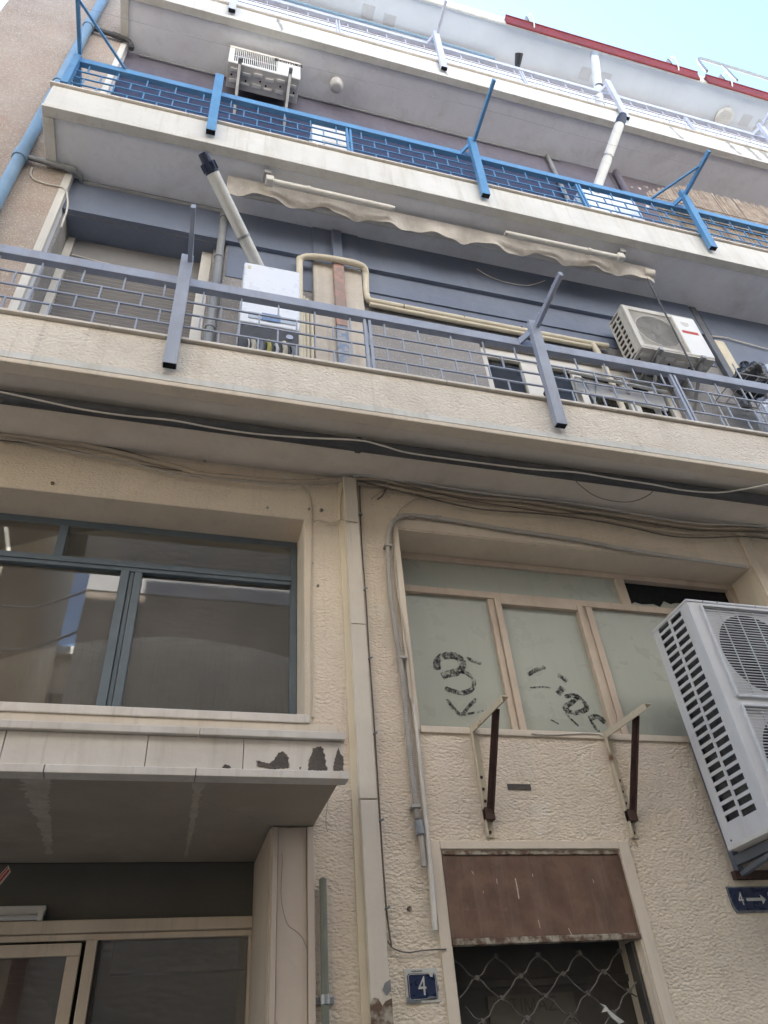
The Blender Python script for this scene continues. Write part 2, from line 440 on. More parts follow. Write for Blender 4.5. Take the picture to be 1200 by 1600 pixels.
    def mesh(s, name, material, bevel=0.0, smooth=False, origin=None, seg=2):
        me = bpy.data.meshes.new(name)
        o = Vector(origin) if origin is not None else Vector((0, 0, 0))
        me.from_pydata([Vector(p) - o for p in s.v], [], s.f)
        bm = bmesh.new()
        bm.from_mesh(me)
        bmesh.ops.remove_doubles(bm, verts=bm.verts, dist=1e-5)
        bmesh.ops.recalc_face_normals(bm, faces=bm.faces)
        if bevel:
            ed = [e for e in bm.edges if len(e.link_faces) == 2 and e.calc_face_angle(0) > 0.6]
            bmesh.ops.bevel(bm, geom=ed, offset=bevel, segments=seg, affect='EDGES', profile=0.5, clamp_overlap=True)
        for f in bm.faces:
            f.smooth = smooth
        bm.to_mesh(me)
        bm.free()
        me.materials.append(MATS[material])
        if smooth:
            me.set_sharp_from_angle(angle=R(40))
        return me
    def centre(s):
        lo = [min(p[i] for p in s.v) for i in range(3)]
        hi = [max(p[i] for p in s.v) for i in range(3)]
        return Vector([(a + b) / 2 for a, b in zip(lo, hi)])
    def build(s, name, material, parent=None, bevel=0.0, smooth=False, label=None, seg=2):
        c = s.centre()
        return place(name, s.mesh(name, material, bevel, smooth, c, seg), c, parent, label)

ORG = {}

def place(name, me, loc, parent=None, label=None):
    """Link a mesh at a world position under its (unrotated) parent."""
    o = bpy.data.objects.new(name, me)
    COL.objects.link(o)
    loc = Vector(loc)
    ORG[o.name] = loc
    if parent is not None:
        o.parent = parent
        o.location = loc - ORG[parent.name]
    else:
        o.location = loc
    if label:
        o['label'] = label
    return o

def tag(o, label, cat, group=None, kind=None):
    o['label'] = label
    o['category'] = cat
    if group:
        o['group'] = group
    if kind:
        o['kind'] = kind
    return o

def thing(name, label, cat, loc, group=None):
    return tag(place(name, None, loc), label, cat, group)

def structure(o):
    o['kind'] = 'structure'
    return o

def bx(*a):
    return MB().box(*a)

def smooth_path(pts, sub=5):
    """Catmull-Rom through the points."""
    P = [Vector(p) for p in pts]
    if len(P) < 3:
        return P
    out = []
    for i in range(len(P) - 1):
        p0, p1, p2, p3 = P[max(i - 1, 0)], P[i], P[i + 1], P[min(i + 2, len(P) - 1)]
        for k in range(sub):
            t = k / sub
            out.append(0.5 * ((2 * p1) + (p2 - p0) * t + (2 * p0 - 5 * p1 + 4 * p2 - p3) * t * t + (3 * p1 - p0 - 3 * p2 + p3) * t ** 3))
    out.append(P[-1])
    return out

def text_mesh(body, size, material, depth=0.0015, bold=0.0):
    """Flat lettering facing -Y, origin at its centre."""
    cu = bpy.data.curves.new('lettering', 'FONT')
    cu.body = body
    cu.size = size
    cu.align_x = 'CENTER'
    cu.align_y = 'CENTER'
    cu.extrude = depth
    cu.offset = bold
    ob = bpy.data.objects.new('lettering', cu)
    COL.objects.link(ob)
    dg = bpy.context.evaluated_depsgraph_get()
    me = bpy.data.meshes.new_from_object(ob.evaluated_get(dg))
    bpy.data.objects.remove(ob)
    me.transform(Matrix.Rotation(R(90), 4, 'X'))
    me.materials.clear()
    me.materials.append(MATS[material])
    return me

def ribbon(pts, w, y, jitter=0.15):
    """Flat brush stroke along points in x,z, lying in a plane of constant y."""
    P = smooth_path([(p[0], y, p[2]) for p in pts], 6)
    mb = MB()
    vs, fs = [], []
    for i, p in enumerate(P):
        t = (P[min(i + 1, len(P) - 1)] - P[max(i - 1, 0)]).normalized()
        n = Vector((-t.z, 0, t.x))
        k = w * (0.5 + random.uniform(-jitter, jitter) * 0.5)
        if i in (0, len(P) - 1):
            k *= 0.5
        vs += [p + n * k, p - n * k]
    for i in range(len(P) - 1):
        fs.append((2 * i, 2 * i + 1, 2 * i + 3, 2 * i + 2))
    return mb.add(vs, fs)

# ================================================================== THE PLACE
XL, XR = -2.62, 10.0           # ends of the building
SOF, STO, FAS = 4.88, 3.05, 0.43   # first soffit height, storey, fascia depth

g = bx(-60, 60, -60, 60, -0.06, -0.004).build('ground', 'bounce_paving')
structure(g)
p_ = MB().box(XL - 8, XR + 8, -1.3, 0.6, -0.004, 0.12).build('pavement', 'pavement', bevel=0.01)
structure(p_)
p_ = MB().box(-20, 20, -6.4, -5.1, -0.004, 0.12).build('pavement', 'pavement', bevel=0.01)
structure(p_)

B = thing('apartment_building', 'cream and grey apartment building with balconies filling the photo', 'building', (3.0, 4.0, 0))

# ---- unseen body behind the facade, added to stop sun leaking through openings
bx(XL, XR, 3.0, 9.0, 0.0, 14.2).build('body', 'grey_render', B)
bx(XL, XL + 0.2, 0.605, 3.0, 0.0, 14.2).build('end_wall', 'grey_render', B)
bx(XR - 0.2, XR, 0.31, 3.0, 0.0, 14.2).build('end_wall', 'grey_render', B)
for z in (2.95, 4.90, 7.96, 11.0):
    bx(XL + 0.2, XR - 0.2, 0.61, 3.0, z, z + 0.12).build('floor_slab', 'grey_render', B)
bx(-1.34, XR, 0.26, 9.0, 14.26, 14.4).build('roof', 'grey_render', B)

# ---- ground floor facade
LW = (-2.3, 0.645, 3.2, 4.515)      # big window on the left
EN = (-2.3, 0.485, 0.12, 2.71)      # entrance recess
RW = (1.247, 3.945, 3.182, 4.52)    # window on the right
DR = (1.285, 2.242, 0.12, 2.572)    # narrow side door
MB().holed(XL, XR, 0.0, SOF + 0.05, 0.0, 0.30, [LW, EN, RW, DR]).build('wall', 'stucco', B)
# smooth reveals lining the openings (proud of the rough coat by a few millimetres)
def lining(parent, h, y1, material, t=0.006, sides='LRTB'):
    x0, x1, z0, z1 = h
    if 'T' in sides:
        bx(x0 + t, x1 - t, 0.002, y1, z1 - t, z1 + 0.003).build('reveal', material, parent)
    if 'L' in sides:
        bx(x0 - 0.003, x0 + t, 0.002, y1, z0, z1).build('reveal', material, parent)
    if 'R' in sides:
        bx(x1 - t, x1 + 0.003, 0.002, y1, z0, z1).build('reveal', material, parent)
    if 'B' in sides:
        bx(x0 + t, x1 - t, 0.002, y1, z0 - 0.003, z0 + t).build('reveal', material, parent)

for st in ([(1.117, -0.002, 2.414), (1.141, -0.002, 2.403), (1.161, -0.002, 2.395), (1.183, -0.002, 2.400), (1.201, -0.002, 2.397), (1.249, -0.002, 2.380)], [(0.742, -0.002, 2.857), (0.750, -0.002, 2.811), (0.743, -0.002, 2.760), (0.735, -0.002, 2.693), (0.743, -0.002, 2.650)]):
    MB().tube(smooth_path(st, 4), 0.0008, 4).build('hairline_crack', 'bare_mortar', B)
spray_mat('rust_run', (0.30, 0.17, 0.09), 0.48, 0.72, 14)
for st, w in (([(1.542, -0.003, 2.617), (1.544, -0.003, 2.588), (1.540, -0.003, 2.550)], 0.03), ([(2.345, -0.003, 2.624), (2.341, -0.003, 2.578), (2.336, -0.003, 2.517), (2.327, -0.003, 2.457)], 0.035)):
    ribbon(st, w, -0.003, 0.4).build('rust_run', 'rust_run', B)
# upper storeys: wall sheets, one per storey, with the openings of each
MB().holed(-1.35, XR, SOF + FAS - 0.1, SOF + STO + 0.02, 0.0, 0.25,
           [(-1.30, -0.02, 5.2, 7.45), (2.17, 4.02, 5.2, 6.68)]).build('wall', 'grey_render', B)
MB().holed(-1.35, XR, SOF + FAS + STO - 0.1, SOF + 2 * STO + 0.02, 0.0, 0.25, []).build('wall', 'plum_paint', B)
MB().box(-1.35, XR, 0.0, 0.25, SOF + FAS + 2 * STO - 0.1, SOF + 3 * STO + 0.02).build('wall', 'soffit_grey', B)
bx(-1.33, XR, -0.008, -0.0015, 13.88, 14.027).build('painted_band', 'rust_paint', B)
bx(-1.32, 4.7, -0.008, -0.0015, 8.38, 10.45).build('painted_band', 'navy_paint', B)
# pebble-dashed pier on the left, whole height above the first balcony, and its pale arris
bx(XL, -1.375, -0.10, 0.6, SOF - 0.02, 14.35).build('pier', 'pebbledash', B, bevel=0.01)
bx(-1.375, -1.328, -0.098, 0.25, SOF + 0.3, SOF + STO + 0.01).build('pier_edge', 'soffit_grey', B, bevel=0.004)
bx(-1.375, -1.328, -0.098, 0.25, SOF + STO + 0.3, SOF + 2 * STO + 0.01).build('pier_edge', 'soffit_grey', B, bevel=0.004)
bx(-1.385, -1.326, -0.103, -0.06, 5.3, 7.9).build('corner_bead', 'fascia_smooth', B, bevel=0.003)
bx(-1.385, -1.326, -0.103, -0.06, 8.4, 10.9).build('corner_bead', 'fascia_smooth', B, bevel=0.003)

# first storey: painted upper zone, beam over the shuttered recess, column
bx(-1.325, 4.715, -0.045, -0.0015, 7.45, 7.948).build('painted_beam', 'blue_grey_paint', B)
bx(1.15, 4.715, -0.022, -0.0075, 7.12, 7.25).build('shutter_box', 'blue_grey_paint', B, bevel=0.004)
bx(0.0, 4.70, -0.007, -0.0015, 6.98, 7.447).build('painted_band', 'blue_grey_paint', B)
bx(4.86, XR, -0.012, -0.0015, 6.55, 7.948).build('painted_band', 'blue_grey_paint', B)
bx(-1.30, -0.02, 0.004, 0.26, 7.448, 7.47).build('beam_underside', 'blue_grey_paint', B)
c_ = bx(0.722, 1.148, -0.06, -0.001, SOF + FAS, 7.37).build('column', 'concrete', B, bevel=0.008)
bx(0.722, 1.148, -0.058, -0.046, 7.372, 7.947).build('column_head', 'blue_grey_paint', B, bevel=0.006)
# roller shutter in the recess
sh = place('roller_shutter', None, (-0.65, 0.26, 5.2), B)
mb = MB()
z = 5.25
while z < 7.05:
    mb.add([(-1.235, 0.245, z), (-0.215, 0.245, z), (-0.215, 0.233, z + 0.021), (-1.235, 0.233, z + 0.021), (-1.235, 0.245, z + 0.043), (-0.215, 0.245, z + 0.043)],
           [(0, 1, 2, 3), (3, 2, 5, 4)])
    z += 0.045
o_ = mb.build('slats', 'shutter_grey', sh)
o_['kind'] = 'stuff'
bx(-1.235, -0.215, 0.215, 0.26, 7.06, 7.446).build('shutter_box', 'shutter_grey', sh, bevel=0.006)
bx(-1.298, -1.237, 0.20, 0.26, 5.25, 7.446).build('guide_rail', 'white_frame', sh, bevel=0.004)
bx(-0.213, -0.125, 0.10, 0.26, 5.25, 7.445).build('guide_rail', 'white_frame', sh, bevel=0.004)
bx(-0.122, -0.022, 0.06, 0.26, 5.25, 7.446).build('jamb', 'grey_render', sh)
MB().tube(smooth_path([(-1.22, 0.205, 7.20), (-0.8, 0.205, 7.15), (-0.3, 0.205, 7.12)]), 0.006, 6).build('cord', 'cable_white', sh, smooth=True)

# first storey window with white frames
wn1 = place('window', None, (3.1, 0.05, 5.2), B)
for x0, x1 in ((2.17, 2.235), (2.545, 2.70), (3.03, 3.12), (3.52, 3.62), (3.95, 4.02)):
    bx(x0, x1, 0.03, 0.09, 5.2, 6.56).build('frame_post', 'white_frame', wn1, bevel=0.005)
bx(2.17, 4.02, 0.028, 0.092, 6.56, 6.68).build('frame_head', 'white_frame', wn1, bevel=0.005)
for x0, x1 in ((2.235, 2.545), (2.70, 3.03), (3.12, 3.52), (3.62, 3.95)):
    bx(x0, x1, 0.06, 0.066, 5.2, 6.56).build('pane', 'glass_dim', wn1)
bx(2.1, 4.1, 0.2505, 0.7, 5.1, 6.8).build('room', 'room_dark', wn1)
mb = MB()
for i in range(9):
    mb.box(2.25 + i * 0.03, 2.275 + i * 0.03, 0.14, 0.16, 5.2, 6.5)
mb.build('curtain', 'boiler_grey', wn1)

# ---- balcony slabs
def slab(k, x0, rough):
    z0 = SOF + k * STO
    s_ = place('balcony_slab', None, ((x0 + XR) / 2, -0.3, z0), B)
    bx(x0, XR, -0.60, 0.0, z0 + 0.035, z0 + FAS - 0.02).build('fascia', 'fascia_rough' if rough else 'fascia_smooth', s_, bevel=0.012)
    bx(x0 + 0.085, XR, -0.52, -0.001, z0 + 0.018, z0 + 0.036).build('soffit', 'soffit_cream' if rough else 'soffit_grey', s_)
    bx(x0 - 0.003, XR, -0.606, -0.52, z0 - 0.002, z0 + 0.034).build('drip_edge', 'fascia_smooth' if not rough else 'smooth_plaster', s_, bevel=0.006)
    if not rough:
        bx(x0 - 0.003, x0 + 0.084, -0.519, -0.10, z0 - 0.002, z0 + 0.034).build('drip_edge', 'fascia_smooth', s_, bevel=0.006)
    if rough:
        bx(x0, XR, -0.6065, -0.6012, z0 + 0.036, z0 + 0.085).build('smooth_band', 'fascia_smooth', s_)
    x = x0 - 0.02
    while x < XR:
        w = random.uniform(0.95, 1.15)
        bx(x, min(x + w - 0.004, XR), -0.622, 0.0, z0 + FAS - 0.019, z0 + FAS + random.uniform(0.0, 0.003)).build('edge_stone', 'marble', s_, bevel=0.003)
        x += w
    return s_
s1 = slab(0, XL, True)
s2 = slab(1, -1.54, False)
s3 = slab(2, -1.40, False)
# worn plaster repairs and cracks on the second and third fascias
for x, w in ((5.42, 0.05), (6.30, 0.06), (6.62, 0.07), (6.86, 0.10), (2.2, 0.02), (0.25, 0.03)):
    pts = [(x + 0.010 * q + random.uniform(-0.012, 0.012), -0.6, 11.39 - 0.365 * q / 6) for q in range(7)]
    ribbon(pts, w, -0.6025, 0.5).build('damp_streak', 'damp', s3)
# top slab: soffit with ventilation squares, thin edge
r4 = place('roof_slab', None, (4, -0.3, 14.0), B)
bx(-1.40, XR, -0.53, 0.25, 14.03, 14.25).build('soffit', 'soffit_pale', r4)
bx(-1.403, XR, -0.57, -0.531, 14.0, 14.28).build('drip_edge', 'fascia_smooth', r4, bevel=0.01)
for x, y, _z in [(1.581, -0.213, 14.03), (1.912, -0.169, 14.03), (5.116, -0.213, 14.03), (5.453, -0.218, 14.03), (8.113, -0.198, 14.03), (8.417, -0.185, 14.03)]:
    bx(x - 0.09, x + 0.09, y - 0.085, y + 0.085, 14.024, 14.031).build('patch', 'patch_grey', r4)

# ---- square cable duct running down the facade
dc = place('cable_duct', None, (0.94, -0.03, 0), B)
bx(0.862, 0.893, -0.016, -0.001, 0.12, 4.87).build('plaster_strip', 'yellow_plaster', dc)
for z0, z1 in ((0.12, 2.783), (2.788, 3.75), (3.753, 4.87)):
    bx(0.893, 0.978, -0.055, -0.001, z0, z1).build('cover', 'duct_paint', dc, bevel=0.004)
mb = MB()
mb.poly([(0.889, 1.97), (0.905, 1.99), (0.925, 1.985), (0.94, 1.96), (0.955, 1.975), (0.982, 1.985), (0.982, 1.86), (0.889, 1.86)], -0.059, -0.054)
mb.build('peeled_patch', 'flaked_sill', dc)
mb = MB()
mb.poly([(0.945, 2.015), (0.958, 2.04), (0.981, 2.05), (0.981, 2.01), (0.962, 1.995)], -0.058, -0.054)
mb.build('peeled_patch', 'galvanised', dc)
for z in (4.58, 4.008, 3.553, 3.125, 2.695, 2.321):
    MB().tube(smooth_path([(0.985, 0.0, z), (0.993, -0.03, z), (1.005, -0.035, z + 0.004), (1.008, -0.02, z + 0.012)], 3), 0.0055, 6).build('hook', 'galvanised', dc, smooth=True)

# ---- big left window
lw = place('window', None, (-0.8, 0.25, 3.2), B)
lining(lw, LW, 0.29, 'smooth_plaster', sides='RTB')
FY0, FY1 = 0.235, 0.275
bx(-2.3, 0.638, FY0, FY1, 4.462, 4.508).build('frame_head', 'teal_frame', lw, bevel=0.004)
bx(0.598, 0.638, FY0, FY1, 3.206, 4.46).build('frame_post', 'teal_frame', lw, bevel=0.004)
bx(-2.3, 0.597, FY0 - 0.012, FY1, 4.165, 4.235).build('transom', 'teal_frame', lw, bevel=0.004)
bx(-2.3, 0.597, FY0 - 0.020, FY0 - 0.0125, 4.19, 4.21).build('bead', 'teal_frame', lw, bevel=0.002)
bx(-0.778, -0.728, FY0 - 0.002, FY1, 4.236, 4.461).build('mullion', 'teal_frame', lw, bevel=0.004)
for x0, x1, d in ((-0.392, -0.345, 0.018), (-0.343, -0.318, 0.004), (-0.316, -0.272, 0.012)):
    bx(x0, x1, FY0 - d, FY1, 3.206, 4.164).build('mullion', 'teal_frame', lw, bevel=0.004)
for x0, x1, z0, z1, ry in ((-2.3, -0.778, 4.235, 4.462, 0.006), (-0.728, 0.598, 4.235, 4.462, -0.004), (-2.3, -0.392, 3.206, 4.165, 0.0), (-0.272, 0.598, 3.206, 4.165, 0.0)):
    tl = 0.016 if z0 > 4.2 else 0.0      # top lights tilted outward so they reflect the opposite wall
    MB().add([(x0, 0.255 + tl, z0), (x1, 0.255 + tl, z0), (x1, 0.255 - tl, z1), (x0, 0.255 - tl, z1), (x0, 0.259 + tl, z0), (x1, 0.259 + tl, z0), (x1, 0.259 - tl, z1), (x0, 0.259 - tl, z1)],
             [(0, 1, 2, 3), (7, 6, 5, 4), (0, 4, 5, 1), (1, 5, 6, 2), (2, 6, 7, 3), (3, 7, 4, 0)]).build('pane', 'glass', lw)
bx(-2.4, 0.75, 0.85, 0.9, 3.0, 4.7).build('room_back', 'curtain', lw)
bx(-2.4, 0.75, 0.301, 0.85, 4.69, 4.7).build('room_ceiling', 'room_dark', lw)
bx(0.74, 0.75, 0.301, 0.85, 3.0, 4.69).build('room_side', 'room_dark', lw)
bx(-2.3, 0.655, -0.055, 0.235, 3.155, 3.2).build('sill', 'marble', lw, bevel=0.005)
bx(-2.3, 0.80, -0.045, -0.001, 3.06, 3.154).build('sill_band', 'smooth_plaster', lw, bevel=0.004)
bx(0.650, 0.688, -0.005, 0.0, 3.21, 4.52).build('surround', 'smooth_plaster', lw)

# ---- right window, whitewashed panes
rw = place('window', None, (2.6, 0.25, 3.18), B)
lining(rw, RW, 0.29, 'smooth_plaster', sides='RTB')
bx(1.20, 4.0, -0.006, 0.0, 4.523, 4.60).build('lintel_band', 'smooth_plaster', rw, bevel=0.002)
bx(1.212, 1.244, -0.02, 0.0, 3.16, 4.52).build('surround', 'smooth_plaster', rw, bevel=0.004)
bx(3.95, 4.02, -0.02, 0.0, 3.0, 4.88).build('surround', 'smooth_plaster', rw, bevel=0.004)
bx(1.25, 3.94, -0.012, 0.23, 3.150, 3.187).build('sill', 'smooth_plaster', rw, bevel=0.004)
WY0, WY1 = 0.225, 0.275
bx(1.25, 3.94, WY0, WY1, 4.468, 4.512).build('frame_head', 'pink_frame', rw, bevel=0.004)
bx(1.25, 3.94, WY0 - 0.006, WY1, 4.196, 4.246).build('transom', 'pink_frame', rw, bevel=0.004)
bx(1.25, 1.335, WY0, WY1, 3.19, 4.467).build('frame_post', 'pink_frame', rw, bevel=0.004)
bx(2.928, 2.998, WY0, WY1, 4.247, 4.467).build('mullion', 'pink_frame', rw, bevel=0.004)
bx(3.89, 3.938, WY0, WY1, 3.19, 4.467).build('frame_post', 'pink_frame', rw, bevel=0.004)
for x0, x1, d in ((1.900, 1.94, 0.0), (1.942, 1.985, 0.014), (2.545, 2.585, 0.014), (2.587, 2.612, 0.0), (2.614, 2.662, 0.008), (3.26, 3.34, 0.006)):
    bx(x0, x1, WY0 - d, WY1, 3.19, 4.195).build('mullion', 'pink_frame', rw, bevel=0.004)
bx(1.986, 2.544, WY0 - 0.014, WY1, 4.155, 4.195).build('sash_rail', 'pink_frame', rw, bevel=0.004)
for x0, x1 in ((1.335, 1.90), (1.985, 2.545), (2.662, 3.26), (3.34, 3.89)):
    bx(x0, x1, 0.248, 0.256, 3.19, 4.195).build('pane', 'whitewashed', rw)
bx(1.335, 2.928, 0.248, 0.256, 4.246, 4.468).build('pane', 'whitewashed', rw)
mb = MB()
pts = [(2.998, 4.246)]
for i in range(19):
    pts.append((2.998 + i * 0.0495, 4.262 + 0.03 * abs(math.sin(i * 1.3)) + (0.03 if 5 < i < 10 else 0)))
pts.append((3.89, 4.246))
mb.poly(pts, 0.250, 0.253)
mb.build('torn_paper', 'paper_torn', rw)
bx(2.95, 3.95, 0.2765, 0.6, 4.2, 4.6).build('dark_gap', 'hollow_shade', rw)  # solid black block painted as the unlit space behind
GY = 0.2465
pane1 = [[(1.490, 0.25, 3.660), (1.497, 0.25, 3.721), (1.543, 0.25, 3.754), (1.615, 0.25, 3.764), (1.656, 0.25, 3.732), (1.654, 0.25, 3.688), (1.620, 0.25, 3.656), (1.564, 0.25, 3.639), (1.513, 0.25, 3.619)],
         [(1.621, 0.25, 3.664), (1.681, 0.25, 3.647), (1.716, 0.25, 3.606), (1.694, 0.25, 3.546), (1.632, 0.25, 3.518), (1.569, 0.25, 3.527), (1.523, 0.25, 3.545)],
         [(1.689, 0.25, 3.756), (1.748, 0.25, 3.729), (1.785, 0.25, 3.723)],
         [(1.525, 0.25, 3.472), (1.555, 0.25, 3.425), (1.600, 0.25, 3.380), (1.661, 0.25, 3.438), (1.717, 0.25, 3.486)], [(1.611, 0.25, 3.376), (1.682, 0.25, 3.395), (1.745, 0.25, 3.410)],
         [(1.904, 0.25, 3.740), (1.903, 0.25, 3.713)], [(1.903, 0.25, 3.643), (1.902, 0.25, 3.617)]]
pane2 = [[(2.087, 0.25, 3.663), (2.148, 0.25, 3.702), (2.219, 0.25, 3.725)], [(2.081, 0.25, 3.576), (2.156, 0.25, 3.585), (2.221, 0.25, 3.584)], [(2.293, 0.25, 3.680), (2.327, 0.25, 3.656), (2.347, 0.25, 3.631)],
         [(2.307, 0.25, 3.594), (2.283, 0.25, 3.566), (2.259, 0.25, 3.544)], [(2.304, 0.25, 3.529), (2.385, 0.25, 3.538), (2.436, 0.25, 3.481), (2.417, 0.25, 3.446), (2.342, 0.25, 3.426), (2.284, 0.25, 3.452), (2.343, 0.25, 3.493), (2.386, 0.25, 3.525)],
         [(2.282, 0.25, 3.427), (2.313, 0.25, 3.379), (2.350, 0.25, 3.340)], [(2.432, 0.25, 3.389), (2.494, 0.25, 3.408), (2.536, 0.25, 3.368)], [(2.440, 0.25, 3.385), (2.454, 0.25, 3.345), (2.479, 0.25, 3.309)], [(2.171, 0.25, 3.373), (2.194, 0.25, 3.362), (2.219, 0.25, 3.347)]]
for i, st in enumerate(pane1):
    ribbon(st, (0.048, 0.030, 0.022, 0.022, 0.015, 0.016, 0.016)[i], GY).build('graffiti_stroke', 'spray', rw)
for i, st in enumerate(pane2):
    ribbon(st, (0.028, 0.012, 0.034, 0.036, 0.032, 0.014, 0.036, 0.020, 0.010)[i], GY).build('graffiti_stroke', 'spray', rw)

# ---- canopy over the entrance
cp = place('canopy', None, (-0.8, -0.3, 2.67), B)
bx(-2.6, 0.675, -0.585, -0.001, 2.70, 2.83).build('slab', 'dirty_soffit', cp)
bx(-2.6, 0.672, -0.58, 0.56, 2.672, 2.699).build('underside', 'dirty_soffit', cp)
xs = [-2.6, -1.52, -0.60, -0.09, 0.28, 0.69]
for a, b in zip(xs[:-1], xs[1:]):
    bx(a + 0.0015, b - 0.0015, -0.606, -0.586, 2.702, 2.828).build('marble_panel', 'marble', cp, bevel=0.002)
for a, b in ((-2.6, -0.442), (-0.438, 0.10), (0.103, 0.705)):
    bx(a, b, -0.622, -0.55, 2.668, 2.700).build('marble_strip', 'marble', cp, bevel=0.003)
for a, b in ((-2.6, 0.10), (0.103, 0.695)):
    bx(a, b, -0.628, -0.02, 2.830, 2.862).build('coping_strip', 'marble', cp, bevel=0.003)
bx(0.676, 0.6915, -0.585, -0.002, 2.701, 2.829).build('marble_panel', 'marble', cp, bevel=0.002)
for st in ([(0.337, -0.607, 2.715), (0.339, -0.607, 2.738), (0.364, -0.607, 2.733), (0.382, -0.607, 2.729), (0.400, -0.607, 2.742), (0.419, -0.607, 2.772), (0.440, -0.607, 2.780), (0.456, -0.607, 2.754), (0.462, -0.607, 2.713), (0.408, -0.607, 2.709)],
           [(0.542, -0.607, 2.707), (0.547, -0.607, 2.754), (0.564, -0.607, 2.795), (0.591, -0.607, 2.804), (0.604, -0.607, 2.791), (0.611, -0.607, 2.743), (0.618, -0.607, 2.709)],
           [(0.644, -0.607, 2.709), (0.654, -0.607, 2.763), (0.669, -0.607, 2.801), (0.676, -0.607, 2.777), (0.686, -0.607, 2.766), (0.684, -0.607, 2.708)],
           [(0.200, -0.607, 2.708), (0.212, -0.607, 2.721), (0.227, -0.607, 2.719), (0.235, -0.607, 2.707)], [(0.505, -0.607, 2.716), (0.511, -0.607, 2.719), (0.511, -0.607, 2.711), (0.505, -0.607, 2.709)]):
    rag = []
    for q in range(len(st)):
        a, b = Vector(st[q]), Vector(st[(q + 1) % len(st)])
        nn = max(1, int((b - a).length / 0.006))
        for k in range(nn):
            c = a.lerp(b, k / nn)
            rag.append((c.x + random.uniform(-0.0022, 0.0022), c.z + random.uniform(-0.0022, 0.0022)))
    mx_ = sum(p[0] for p in rag) / len(rag)
    mz_ = sum(p[1] for p in rag) / len(rag)
    MB().poly([(mx_ + (p[0] - mx_) * 1.07 + random.uniform(-0.002, 0.002), mz_ + (p[1] - mz_) * 1.05) for p in rag], -0.6070, -0.604).build('chip_edge', 'flaked_sill', cp)
    MB().poly(rag, -0.6085, -0.604).build('missing_chip', 'bare_mortar', cp)
for st, w in (([(-0.488, -0.574, 2.67), (-0.486, -0.393, 2.67), (-0.485, -0.170, 2.67), (-0.482, 0.081, 2.67), (-0.493, 0.415, 2.67)], 0.10), ([(-0.453, -0.576, 2.67), (-0.461, -0.394, 2.67), (-0.466, -0.130, 2.67), (-0.478, 0.171, 2.67)], 0.07), ([(0.121, -0.564, 2.67), (0.121, -0.347, 2.67), (0.127, -0.018, 2.67), (0.128, 0.476, 2.67)], 0.05)):
    mb = MB()
    vs, fs = [], []
    P = smooth_path(st, 14)
    for i, p in enumerate(P):
        k = w * (1.0 - 0.75 * i / len(P)) * random.uniform(0.45, 1.35) * 0.5
        vs += [(p.x - k, p.y, 2.6714 - w * 0.012), (p.x + k, p.y, 2.6714 - w * 0.012)]
    for i in range(len(P) - 1):
        fs.append((2 * i, 2 * i + 1, 2 * i + 3, 2 * i + 2))
    mb.add(vs, fs).build('lime_run', 'limescale', cp)
MB().tube(smooth_path([(0.136, -0.361, 2.668), (0.230, -0.264, 2.668), (0.350, -0.160, 2.668), (0.462, -0.013, 2.668)]), 0.0016, 5).build('crack', 'limescale', cp)

# ---- entrance recess, shop front
en = place('entrance', None, (-0.8, 0.57, 0.12), B)
bx(-2.3, 0.476, 0.57, 0.60, 2.42, 2.671).build('header_panel', 'dark_panel', en)
bx(-2.3, 0.476, 0.53, 0.60, 2.366, 2.418).build('transom', 'cream_frame', en, bevel=0.004)
bx(-2.3, 0.476, 0.556, 0.60, 2.338, 2.364).build('transom_bead', 'cream_frame', en, bevel=0.003)
bx(-0.275, -0.226, 0.535, 0.60, 0.14, 2.337).build('mullion', 'cream_frame', en, bevel=0.004)
bx(-0.224, -0.208, 0.56, 0.60, 0.14, 2.337).build('glazing_bead', 'door_dark', en)
bx(0.462, 0.476, 0.56, 0.60, 0.14, 2.337).build('glazing_bead', 'cream_frame', en)
bx(-0.206, 0.460, 0.58, 0.586, 0.14, 2.336).build('pane', 'glass', en)
# door leaf
bx(-1.05, -0.294, 0.55, 0.592, 2.277, 2.328).build('door_rail', 'cream_frame', en, bevel=0.004)
bx(-0.350, -0.294, 0.5495, 0.592, 0.2, 2.276).build('door_stile', 'cream_frame', en, bevel=0.004)
bx(-1.05, -0.352, 0.568, 0.574, 0.2, 2.276).build('door_pane', 'glass', en)
# side reveal and marble-clad jamb
bx(0.477, 0.487, 0.012, 0.60, 0.12, 2.668).build('side_reveal', 'marble_pink', en)
bx(0.485, 0.508, -0.030, 0.0, 0.12, 2.664).build('jamb_trim', 'marble_pink', en, bevel=0.003)
bx(0.510, 0.640, -0.020, 0.0, 0.12, 2.662).build('jamb_panel', 'marble_pink', en, bevel=0.002)
bx(0.642, 0.672, -0.034, 0.0, 0.12, 2.664).build('jamb_trim', 'marble_pink', en, bevel=0.003)
MB().tube(smooth_path([(0.527, -0.0215, 2.553), (0.531, -0.0215, 2.508), (0.527, -0.0215, 2.404), (0.536, -0.0215, 2.329), (0.559, -0.0215, 2.268), (0.594, -0.0215, 2.243), (0.619, -0.0215, 2.219), (0.640, -0.0215, 2.178)]), 0.0008, 4).build('crack', 'cable_dark', en)
# hall behind the glass
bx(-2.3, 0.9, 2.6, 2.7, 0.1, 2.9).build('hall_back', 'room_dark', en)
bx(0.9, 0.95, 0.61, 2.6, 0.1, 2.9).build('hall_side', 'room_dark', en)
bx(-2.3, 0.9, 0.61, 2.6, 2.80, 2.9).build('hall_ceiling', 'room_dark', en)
bx(-0.18, 0.62, 1.25, 1.32, 2.30, 2.46).build('hall_beam', 'dirty_soffit', en, bevel=0.005)
bx(0.60, 0.72, 1.0, 1.05, 1.9, 2.75).build('hall_door_frame', 'brown_sheet', en, bevel=0.005)

